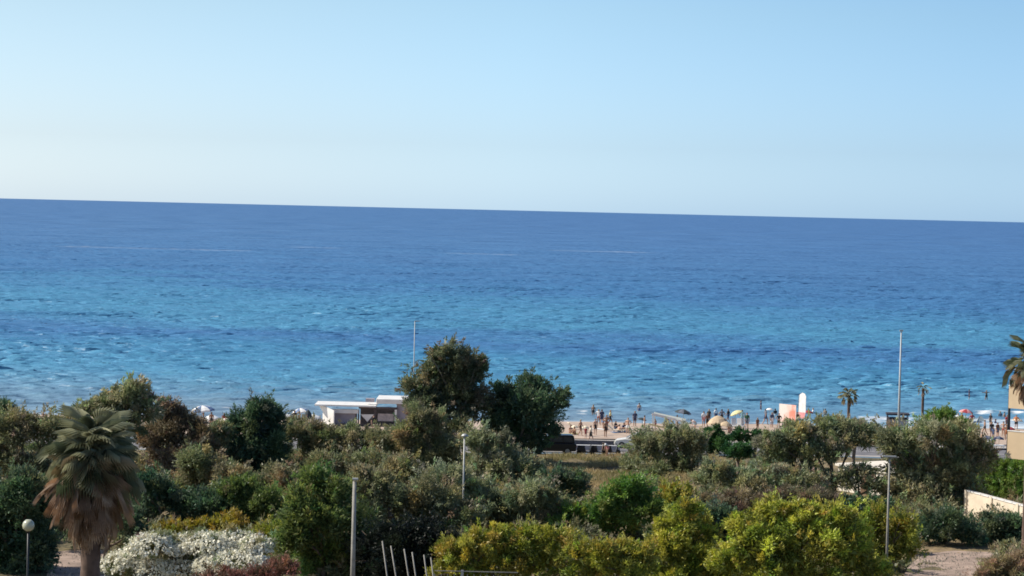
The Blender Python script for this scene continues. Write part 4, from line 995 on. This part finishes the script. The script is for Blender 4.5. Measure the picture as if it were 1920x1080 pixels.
def board():
    p = G(1476, 803); s = F / p.y; root = empty('advertising_board', tuple(p), R(-46)); tag(root, 'tall pink and coral advertising board among the bathers', 'board')
    w, h = 27 / s / math.cos(R(46)), 44 / s
    m, nt, b, out = newmat('pink_print'); tc = N(nt, 'TexCoord'); mp = N(nt, 'Mapping'); mp.inputs['Scale'].default_value = (1.1, 1, .9); nt.links.new(tc.outputs['Object'], mp.inputs[0])
    n = N(nt, 'TexNoise'); n.inputs['Scale'].default_value = 1.6; n.inputs['Detail'].default_value = 2; nt.links.new(mp.outputs[0], n.inputs['Vector'])
    sp = N(nt, 'SeparateXYZ'); nt.links.new(tc.outputs['Object'], sp.inputs[0]); a = N(nt, 'Math', operation='MULTIPLY_ADD'); nt.links.new(sp.outputs[0], a.inputs[0]); a.inputs[1].default_value = .32; nt.links.new(n.outputs[0], a.inputs[2])
    c = N(nt, 'Math', operation='MULTIPLY_ADD'); nt.links.new(sp.outputs[2], c.inputs[0]); c.inputs[1].default_value = -.16; nt.links.new(a.outputs[0], c.inputs[2])
    r_ = ramp(nt, c.outputs[0], [(.05, (.80, .68, .62)), (.33, (.80, .50, .42)), (.5, (.78, .26, .18))]); nt.links.new(r_.outputs[0], b.inputs['Base Color']); b.inputs['Roughness'].default_value = .6
    MB().box(0, 0, h / 2 + .05, w, .06, h).build('panel', m, root); 
    for sx in (-1, 1): MB().box(sx * (w / 2 + .025), 0, h / 2, .05, .08, h + .12).build('frame_post', M_WHITE, root)
    MB().box(-w * .2, -.3, .04, w * .5, .5, .08).build('foot', M_POLEG, root)
    p = G(1503, 800); s = F / p.y; root = empty('feather_flag', tuple(p), R(-46)); tag(root, 'tall white feather flag with a pink lower end', 'flag')
    h = 64 / s; w = 12 / s / math.cos(R(46))
    MB().tube([(-w / 2, 0, -.1), (-w / 2, 0, h * .9), (-w * .2, 0, h)], .022, 6).build('pole', M_POLEG, root)
    q = MB(); q.prism([(-w / 2 + .03, h * .42), (w / 2, h * .42), (w / 2, h * .9), (w * .36, h * .97), (0, h), (-w * .4, h * .93)], -.012, .012); q.build('sail', cW, root)
    q = MB(); q.prism([(-w / 2 + .03, h * .24), (w * .3, h * .24), (w / 2, h * .419), (-w / 2 + .03, h * .419)], -.012, .012); q.build('sail_tail', cP, root)
    MB().lathe([(.3, 0), (.28, .06), (.03, .1)], 12).build('base', M_DARKMET, root)
board()
def chair(label, px, py, rz, col, name='beach_chair', grp='white beach chairs'):
    p = G(px, py); root = empty(name, tuple(p), rz); tag(root, label, 'beach chair', grp)
    MB().box(0, 0, .42, .5, .5, .06).build('seat', col, root)
    M4 = Matrix.Translation((0, .25, .42)) @ Matrix.Rotation(R(-14), 4, 'X'); MB().box(0, 0, .42, .5, .05, .8, M=M4).build('backrest', col, root)
    for x in (-.22, .22):
        for y in (-.22, .22): MB().box(x, y, .19, .04, .04, .40).build('leg', col, root)
chair('white chair right of the straw-coloured parasol, left one', 1377, 806, R(10), M_WHITE); chair('white chair right of the straw-coloured parasol, middle one', 1385, 806, R(-8), M_WHITE); chair('white chair right of the straw-coloured parasol, right one', 1393, 806, R(20), M_WHITE)
def lounger(label, px, py, rz, col):
    p = G(px, py); root = empty('sun_lounger', tuple(p), rz); tag(root, label, 'sun lounger', 'sun loungers and towels on the sand')
    MB().box(0, 0, .32, 1.25, .6, .07).build('seat', col, root)
    M4 = Matrix.Translation((-.62, 0, .34)) @ Matrix.Rotation(R(38), 4, 'Y'); MB().box(-.33, 0, 0, .68, .6, .06, M=M4).build('backrest', col, root)
    for x in (-.5, .5):
        for y in (-.25, .25): MB().box(x, y, .14, .05, .05, .30).build('leg', M_WHITE, root)
lounger('cream lounger behind the person in brown shorts', 1084, 806, R(20), cC); lounger('white lounger right of the crouching bather', 1179, 812, R(80), cW); lounger('white lounger beside the feather flag', 1511, 794, R(30), cW)
lounger('pale lounger left of the tall white mast near the water', 1530, 791, R(-15), cC); lounger('white lounger below the slate blue parasols at the far right', 1871, 841, R(10), cW); lounger('cream lounger between two standing bathers left of the white car', 1160, 812, R(-10), cC)
lounger('turquoise lounger near the dark-haired group under the right balcony', 1885, 812, R(40), cT)

# ---------------------------------------------------------------- PEOPLE
def body_mesh(nm, pose):
    # joints (metres), standing height about 1.7
    J = {'pel': (0, 0, .93), 'waist': (0, 0, 1.08), 'chest': (0, -.01, 1.28), 'neck0': (0, 0, 1.44), 'neck': (0, -.01, 1.51), 'head': (0, -.02, 1.59), 'top': (0, -.01, 1.69),
         'shL': (-.17, 0, 1.40), 'shR': (.17, 0, 1.40), 'elL': (-.22, .01, 1.13), 'elR': (.22, .01, 1.13), 'haL': (-.23, -.05, .90), 'haR': (.23, -.05, .90), 'fiL': (-.225, -.08, .79), 'fiR': (.225, -.08, .79),
         'hiL': (-.095, 0, .87), 'hiR': (.095, 0, .87), 'knL': (-.10, -.02, .49), 'knR': (.10, -.02, .49), 'anL': (-.10, .02, .08), 'anR': (.10, .02, .08), 'toL': (-.12, -.13, .03), 'toR': (.12, -.13, .03)}
    J.update(pose)
    Rr = {'pel': .135, 'waist': .12, 'chest': .145, 'neck0': .085, 'neck': .055, 'head': .098, 'top': .07, 'shL': .07, 'shR': .07, 'elL': .045, 'elR': .045, 'haL': .032, 'haR': .032, 'fiL': .022, 'fiR': .022,
          'hiL': .095, 'hiR': .095, 'knL': .062, 'knR': .062, 'anL': .042, 'anR': .042, 'toL': .034, 'toR': .034}
    E = [('pel', 'waist'), ('waist', 'chest'), ('chest', 'neck0'), ('neck0', 'neck'), ('neck', 'head'), ('head', 'top'), ('chest', 'shL'), ('chest', 'shR'), ('shL', 'elL'), ('shR', 'elR'), ('elL', 'haL'), ('elR', 'haR'), ('haL', 'fiL'), ('haR', 'fiR'),
         ('pel', 'hiL'), ('pel', 'hiR'), ('hiL', 'knL'), ('hiR', 'knR'), ('knL', 'anL'), ('knR', 'anR'), ('anL', 'toL'), ('anR', 'toR')]
    K = list(J); me = bpy.data.meshes.new(nm); me.from_pydata([J[k] for k in K], [(K.index(a), K.index(b)) for a, b in E], []); me.update()
    o = bpy.data.objects.new(nm, me); COL.objects.link(o); sk = o.modifiers.new('skin', 'SKIN'); sk.use_smooth_shade = True
    bpy.context.view_layer.update()
    sv = me.skin_vertices[0].data
    for i, k in enumerate(K): sv[i].radius = (Rr[k], Rr[k] * (.8 if k in ('chest', 'waist', 'pel') else 1)); sv[i].use_root = (k == 'pel')
    ss = o.modifiers.new('sub', 'SUBSURF'); ss.levels = 1; ss.render_levels = 1
    dg = bpy.context.evaluated_depsgraph_get(); dg.update()
    out = bpy.data.meshes.new_from_object(o.evaluated_get(dg)); out.name = nm
    bpy.data.objects.remove(o); return out, J
def piece(src, name, test, off):
    """a garment: the part of the body surface that passes the test, moved outwards"""
    bm = bmesh.new(); bm.from_mesh(src)
    kill = [f for f in bm.faces if not test(f.calc_center_median())]
    bmesh.ops.delete(bm, geom=kill, context='FACES'); bm.normal_update()
    for v in bm.verts: v.co += v.normal * off
    me = bpy.data.meshes.new(name); bm.to_mesh(me); bm.free(); me.polygons.foreach_set('use_smooth', [True] * len(me.polygons)); return me
POSES = {
 'stand': {}, 
 'walk': {'knL': (-.09, -.20, .52), 'anL': (-.09, -.22, .10), 'toL': (-.09, -.37, .06), 'knR': (.09, .08, .49), 'anR': (.09, .33, .13), 'toR': (.09, .22, .03), 'haL': (-.2, .16, .92), 'fiL': (-.2, .17, .81), 'haR': (.2, -.22, .95), 'fiR': (.2, -.27, .85), 'elL': (-.21, .1, 1.15), 'elR': (.21, -.06, 1.13)},
 'hips': {'elL': (-.36, .05, 1.18), 'haL': (-.20, -.05, 1.02), 'fiL': (-.14, -.1, .97), 'elR': (.36, .05, 1.18), 'haR': (.2, -.05, 1.02), 'fiR': (.14, -.1, .97), 'anL': (-.15, .02, .08), 'toL': (-.19, -.12, .03)},
 'wave': {'elL': (-.40, 0, 1.36), 'haL': (-.62, -.05, 1.38), 'fiL': (-.72, -.06, 1.38), 'elR': (.40, 0, 1.34), 'haR': (.62, -.05, 1.32), 'fiR': (.72, -.06, 1.30), 'knL': (-.16, -.04, .5), 'anL': (-.22, .02, .08), 'toL': (-.26, -.12, .03)},
}
def lower(p, dz): return {k: (x, y, z - dz) for k, (x, y, z) in p.items()}
_s = {'pel': (0, 0, .93), 'waist': (0, -.02, 1.08), 'chest': (0, -.05, 1.28), 'neck0': (0, -.06, 1.44), 'neck': (0, -.08, 1.51), 'head': (0, -.10, 1.59), 'top': (0, -.09, 1.69), 'shL': (-.17, -.05, 1.40), 'shR': (.17, -.05, 1.40), 'elL': (-.24, -.14, 1.17), 'elR': (.24, -.14, 1.17), 'haL': (-.18, -.34, 1.22), 'haR': (.18, -.34, 1.22), 'fiL': (-.14, -.42, 1.24), 'fiR': (.14, -.42, 1.24), 'hiL': (-.095, -.02, .90), 'hiR': (.095, -.02, .90)}
_s = lower(_s, .80); _s.update({'knL': (-.12, -.36, .46), 'knR': (.12, -.36, .46), 'anL': (-.12, -.56, .09), 'anR': (.12, -.56, .09), 'toL': (-.13, -.70, .03), 'toR': (.13, -.70, .03)})
POSES['sit'] = _s
_b = {'pel': (0, .10, .88), 'waist': (0, -.02, 1.0), 'chest': (0, -.20, 1.10), 'neck0': (0, -.34, 1.14), 'neck': (0, -.40, 1.16), 'head': (0, -.48, 1.16), 'top': (0, -.57, 1.15), 'shL': (-.17, -.30, 1.10), 'shR': (.17, -.30, 1.10), 'elL': (-.2, -.36, .84), 'elR': (.2, -.36, .84), 'haL': (-.18, -.42, .60), 'haR': (.18, -.42, .60), 'fiL': (-.17, -.45, .5), 'fiR': (.17, -.45, .5), 'hiL': (-.095, .08, .84), 'hiR': (.095, .08, .84)}
POSES['bend'] = _b
BODY = {}
for k, pz in POSES.items():
    src, J = body_mesh('body', pz); H = Vector(J['head']); PV = Vector(J['pel']); CH = Vector(J['chest']); NK = Vector(J['neck0']); ax = (CH - PV).normalized()
    hd = (Vector(J['top']) - Vector(J['neck'])).normalized()
    hair = piece(src, 'hair', lambda c: (c - H).length < .15 and ((c - H).dot(hd) > .03 or ((c - H).y > .02 and (c - H).dot(hd) > -.09)), .018)
    shirt = piece(src, 'shirt', lambda c: -.02 < (c - PV).dot(ax) < (NK - PV).dot(ax) + .01 and (c - (PV + ax * (c - PV).dot(ax))).length < .27 and (c - Vector(J['elL'])).length > .1 and (c - Vector(J['elR'])).length > .1 and (c - Vector(J['haL'])).length > .15 and (c - Vector(J['haR'])).length > .15 and (c - Vector(J['fiL'])).length > .15 and (c - Vector(J['fiR'])).length > .15, .016)
    def leg(c, lim):
        for s_ in 'LR':
            a, b = Vector(J['hi' + s_]), Vector(J['kn' + s_]); t = (c - a).dot(b - a) / (b - a).length_squared
            if -.3 < t < lim and (c - a.lerp(b, t)).length < .17: return True
        return (c - PV).length < .17
    nohand = lambda c: all((c - Vector(J[q])).length > .12 for q in ('haL', 'haR', 'fiL', 'fiR'))
    shorts = piece(src, 'shorts', lambda c: leg(c, .62) and nohand(c), .02); trunks = piece(src, 'swimwear', lambda c: leg(c, .12) and nohand(c), .012)
    BODY[k] = (src, hair, shirt, shorts, trunks)
SK = [mat('skin_a', (.42, .25, .17), .6, .1, 4), mat('skin_b', (.30, .165, .10), .6, .1, 4), mat('skin_c', (.52, .33, .24), .6, .1, 4)]
HR = [mat('hair_dark', (.025, .018, .014), .7), mat('hair_brown', (.09, .05, .03), .7), mat('hair_fair', (.30, .2, .1), .7)]
def objmat(o, m):
    if not o.data.materials: o.data.materials.append(None)
    o.material_slots[0].link = 'OBJECT'; o.material_slots[0].material = m
PN = [0]
def person(label, px, py, pose, rz, top=None, bottom=None, swim=None, sc=1.0, skin=None, hair=None, wade=None, group='people on the beach'):
    PN[0] += 1; k = PN[0]
    p = G(px, py)
    if wade: p = Vector((p.x, p.y, 0 - wade))
    src, hr, sh, so_, tr = BODY[pose]
    root = empty('person', tuple(p), R(rz)); root.scale = (sc, sc, sc); tag(root, label, 'person', group)
    objmat(link('body', src, root), SK[(k if skin is None else skin) % 3]); objmat(link('hair', hr, root), HR[(k * 2 if hair is None else hair) % 3])
    if top: objmat(link('shirt', sh, root), top)
    if bottom: objmat(link('shorts', so_, root), bottom)
    if swim: objmat(link('swimwear', tr, root), swim)
P_ = person
cK = cloth('black', (.02, .02, .022)); cBr = cloth('brown', (.16, .08, .05)); cJ = cloth('jeans', (.05, .08, .16)); cGr = cloth('green', (.04, .12, .07)); cO = cloth('orange', (.55, .2, .08))
P_('bather in brown shorts walking between the two cream parasols', 1088, 818, 'walk', 60, bottom=cBr, skin=0)
P_('person in black trousers and pale top at the edge of the road', 1107, 830, 'walk', 100, top=cC, bottom=cK)
P_('bather in dark shorts behind the person at the edge of the road', 1116, 816, 'stand', 20, bottom=cK, skin=2)
P_('person in a white shirt standing at the waterline left of one in navy', 1122, 796, 'hips', 170, top=cW, swim=cR)
P_('person in a navy shirt standing at the waterline', 1128, 798, 'stand', 190, top=cN, bottom=cN, sc=1.05)
P_('tanned bather in black shorts nearest the low white-topped wall', 1135, 820, 'stand', 30, bottom=cK, skin=1)
P_('tanned bather with red swimwear just above the one in black shorts', 1137, 808, 'hips', 10, swim=cR, skin=1)
P_('dark figure sitting on the sand, left of two', 1153, 805, 'sit', 60, top=cK, bottom=cJ)
P_('dark figure with reddish legs sitting on the sand, right of two', 1169, 810, 'sit', 40, top=cN, bottom=cBr, sc=1.1)
P_('person in navy standing beside the small dark parasol', 1190, 800, 'stand', 0, top=cN, bottom=cN)
P_('bather wading to the knees behind the small dark parasol', 1198, 786, 'stand', 180, swim=cBl, wade=.5)
P_('bather standing under the small dark parasol', 1208, 809, 'stand', 80, swim=cW, skin=0)
P_('bather in pale shorts left of the white car', 1177, 814, 'hips', -20, bottom=cW, skin=2)
P_('brown-skinned bather under the white pergola, left one', 1250, 808, 'stand', 20, swim=cK, skin=1)
P_('brown-skinned bather under the white pergola, right one', 1269, 808, 'hips', 60, bottom=cBr, skin=1)
P_('child standing at the left foot of the pergola', 1228, 806, 'stand', 0, swim=cR, sc=.7)
P_('bather with a pale top right of the pergola', 1303, 808, 'bend', -70, top=cloth('pale_pink', (.75, .62, .58)), bottom=cG)
P_('person in pink shorts and white shirt left of the straw-coloured parasol', 1319, 800, 'stand', 10, top=cW, bottom=cP)
P_('person in black standing behind the straw-coloured parasol', 1329, 795, 'stand', 150, top=cK, bottom=cK)
P_('person in a white shirt behind the straw-coloured parasol', 1342, 792, 'stand', 200, top=cW, bottom=cJ)
P_('dark-clothed person between the straw-coloured and the pale yellow parasol, left one', 1353, 795, 'hips', 180, top=cDk, bottom=cK)
P_('dark-clothed person between the straw-coloured and the pale yellow parasol, right one', 1365, 794, 'walk', 240, top=cK, bottom=cN)
P_('person in dark green standing right of the white chairs', 1400, 806, 'stand', 0, top=cGr, bottom=cDk, sc=1.1)
P_('bather sitting in front of the white chairs', 1386, 812, 'sit', -30, swim=cK, skin=1)
P_('small brown figure standing right of the white chairs on the sand', 1420, 808, 'stand', 30, bottom=cBr, top=cBr, sc=.85)
P_('dark figure wading in the water left of the people by the pink board', 1426, 780, 'stand', 90, top=cN, bottom=cN, wade=.55)
P_('tall person in dark jeans and hat left of the pink board', 1435, 797, 'walk', 120, top=cDk, bottom=cJ, sc=1.08)
P_('person in white shorts under the small white parasol', 1447, 802, 'stand', 20, top=cJ, bottom=cW)
P_('person in black close to the left side of the pink board', 1460, 804, 'hips', 10, top=cK, bottom=cK)
P_('dark-haired person behind the white parasol by the pink board', 1453, 792, 'stand', 190, top=cK, bottom=cW)
P_('person in maroon standing right of the feather flag', 1515, 789, 'stand', 160, top=cR, bottom=cDk)
P_('person in a dark top between the pink board and the feather flag', 1494, 801, 'stand', 0, top=cBr, bottom=cBr)
P_('bather wading upright in the shallows, left one of the two at the right', 1816.5, 760, 'stand', 80, top=cN, bottom=cN, wade=.30)
P_('bather wading with both arms out, right one of the two at the right', 1849, 761, 'wave', 10, swim=cK, skin=1, wade=.35)
P_('dark figure bending at the waterline right of the grey-green tent', 1857, 802, 'stand', -60, top=cK, bottom=cK)
P_('dark crouched figure right of the one beside the grey-green tent', 1865, 801, 'sit', 70, top=cN, bottom=cK, sc=1.1)
P_('thin dark figure at the wash, nearest the dark pole', 1875, 794, 'stand', 180, top=cDk, bottom=cK)
P_('bather with a maroon top under the pink and maroon parasol', 1803, 801, 'stand', 40, top=cR, bottom=cR)
P_('bather in a red top right of the pink and maroon parasol', 1822, 802, 'hips', 0, top=cR, bottom=cW)
P_('dark figure above the slate blue parasols, left one', 1859, 821, 'stand', 0, top=cK, bottom=cJ)
P_('dark figure above the slate blue parasols, right one', 1870, 822, 'stand', 30, top=cBr, bottom=cJ)
P_('bather with red swimwear left of the red parasol', 1881, 820, 'hips', -30, swim=cR, skin=0)
P_('bather in orange shorts at the lower corner of the balcony', 1887, 826, 'stand', -10, bottom=cO, skin=1)
P_('bather in blue seated below the slate blue parasols', 1862, 834, 'sit', 0, top=cBl, swim=cBl)
P_('person in white and pink bending beside the rightmost dark scooter', 1138, 855, 'bend', -60, top=cW, bottom=cP)
P_('dark-red clothed bather beside the pale pinkish tilted parasol', 420, 806, 'stand', 10, top=cR, bottom=cK)
P_('dark bather standing between the left parasols', 396, 804, 'stand', 190, swim=cK, skin=1)
P_('bather standing under the leftmost parasol', 381, 790, 'stand', 90, swim=cN, skin=1)
P_('person in dark clothes standing left of the beach bar', 552, 800, 'stand', 0, top=cK, bottom=cK)
P_('bartender in black behind the counter of the beach bar', 700, 810, 'stand', 0, top=cK, bottom=cK)

# more of the crowd
def towel(label, px, py, rz, col):
    p = G(px, py); o = MB().box(0, 0, .03, 1.7, .8, .03).box(.7, 0, .07, .28, .6, .08).build('beach_towel', col, None, loc=(p.x, p.y, p.z + .06), rot=(0, 0, rz)); tag(o, label, 'towel', 'towels spread on the sand')
towel('red towel on the sand right of the feather flag', 1532, 794, R(10), cR); towel('blue towel near the two sitting figures', 1161, 812, R(30), cBl); towel('white towel in front of the waterline bathers in white and navy', 1126, 806, R(-20), cW)
towel('yellow towel left of the bather in brown shorts', 1067, 815, R(15), cY); towel('orange towel at the far right near the dark pole', 1902, 812, R(5), cO); towel('pale towel beside the slate blue parasols', 1838, 826, R(-30), cC)
for a in [
 ('bather sitting on the yellow towel by the black van', 1069, 813, 'sit', 30, dict(swim=cR)),
 ('bather sitting beside the left cream parasol, near the walker in brown shorts', 1078, 816, 'sit', -50, dict(swim=cK)),
 ('child in red standing between the walker and the road', 1098, 822, 'stand', 0, dict(top=cR, bottom=cR, sc=.65)),
 ('bather bending over the white towel near the waterline', 1131, 806, 'bend', 70, dict(swim=cBl)),
 ('bather in a yellow top near the waterline, left of the sitting pair', 1144, 798, 'walk', 80, dict(top=cY, bottom=cK)),
 ('bather sitting on the blue towel', 1160, 812, 'sit', 120, dict(swim=cG)),
 ('bather lying propped up just right of the crouching figure', 1176, 804, 'sit', -90, dict(swim=cO)),
 ('small wading figure left of the tall navy-shirted person', 1112, 788, 'stand', 170, dict(swim=cK, wade=.6)),
 ('child in the wash below the pale yellow parasol', 1388, 796, 'stand', 150, dict(swim=cR, sc=.7, wade=.1)),
 ('bather in turquoise behind the white chairs', 1391, 797, 'hips', 170, dict(top=cT, swim=cT)),
 ('bather in a brown top left of the straw-coloured parasol, close to it', 1326, 804, 'walk', 200, dict(top=cBr, bottom=cK)),
 ('bather sitting under the tan parasol', 1367, 812, 'sit', 20, dict(swim=cK)),
 ('bather in red shorts in the gap left of the pink board', 1466, 800, 'stand', 30, dict(bottom=cR)),
 ('bather in a white shirt right of the feather flag, further off', 1524, 786, 'walk', 90, dict(top=cW, bottom=cN)),
 ('bather in dark swimwear between the flag and the small round palm', 1547, 788, 'stand', 180, dict(swim=cK)),
 ('bather in blue seated right of the red towel', 1541, 794, 'sit', -30, dict(top=cBl, swim=cK)),
 ('bather in pink under the right edge of the pink and maroon parasol', 1816, 803, 'bend', 40, dict(top=cP, bottom=cR)),
 ('bather in white left of the pink and maroon parasol', 1796, 802, 'stand', -20, dict(top=cW, bottom=cW)),
 ('bather in black in the wash right of the thin dark figure', 1883, 796, 'walk', 60, dict(swim=cK)),
 ('bather in a red top just left of the dark pole', 1888, 806, 'stand', 10, dict(top=cR, bottom=cN)),
 ('bather in orange right of the dark pole', 1905, 806, 'hips', -20, dict(top=cO, bottom=cK)),
 ('bather sitting on the pale towel at the right', 1840, 826, 'sit', 60, dict(swim=cR)),
 ('child in blue between the two slate blue parasols', 1862, 823, 'stand', 0, dict(top=cBl, bottom=cBl, sc=.7)),
 ('tanned bather behind the slate blue parasols, leftmost', 1846, 817, 'walk', -80, dict(swim=cK, skin=1)),
 ('bather walking past the left side of the beach bar', 574, 808, 'walk', 70, dict(bottom=cR)),
 ('bather in white right of the pale pinkish tilted parasol', 432, 806, 'stand', 20, dict(top=cW, bottom=cJ)),
]:
    person(a[0], a[1], a[2], a[3], a[4], **a[5])

def pebbles():
    r = np.random.default_rng(5); V = []; Fc = []
    for k in range(900):
        px = r.uniform(1690, 1900) if k % 3 else r.uniform(90, 240); py = r.uniform(1035, 1085)
        p = G(px, py); sz = r.uniform(.03, .14) * (1 if k % 9 else 2.0); i = len(V); a = r.uniform(0, 6.28)
        z0 = p.z - .16 + .3 * 0
        for t in range(5): V.append((p.x + math.cos(a + t * 1.26) * sz * r.uniform(.7, 1.2), p.y + math.sin(a + t * 1.26) * sz, z0))
        V.append((p.x, p.y, z0 + .16 + sz * .5))
        for t in range(5): Fc.append((i + t, i + (t + 1) % 5, i + 5))
    me = bpy.data.meshes.new('stones'); me.from_pydata(V, [], Fc); me.update()
    o = link('stones', me, mat=mat('stone', (.30, .26, .21), .95, .5, 2)); tag(o, 'loose stones and litter on the dirt paths', 'stones', kind='stuff')
pebbles()
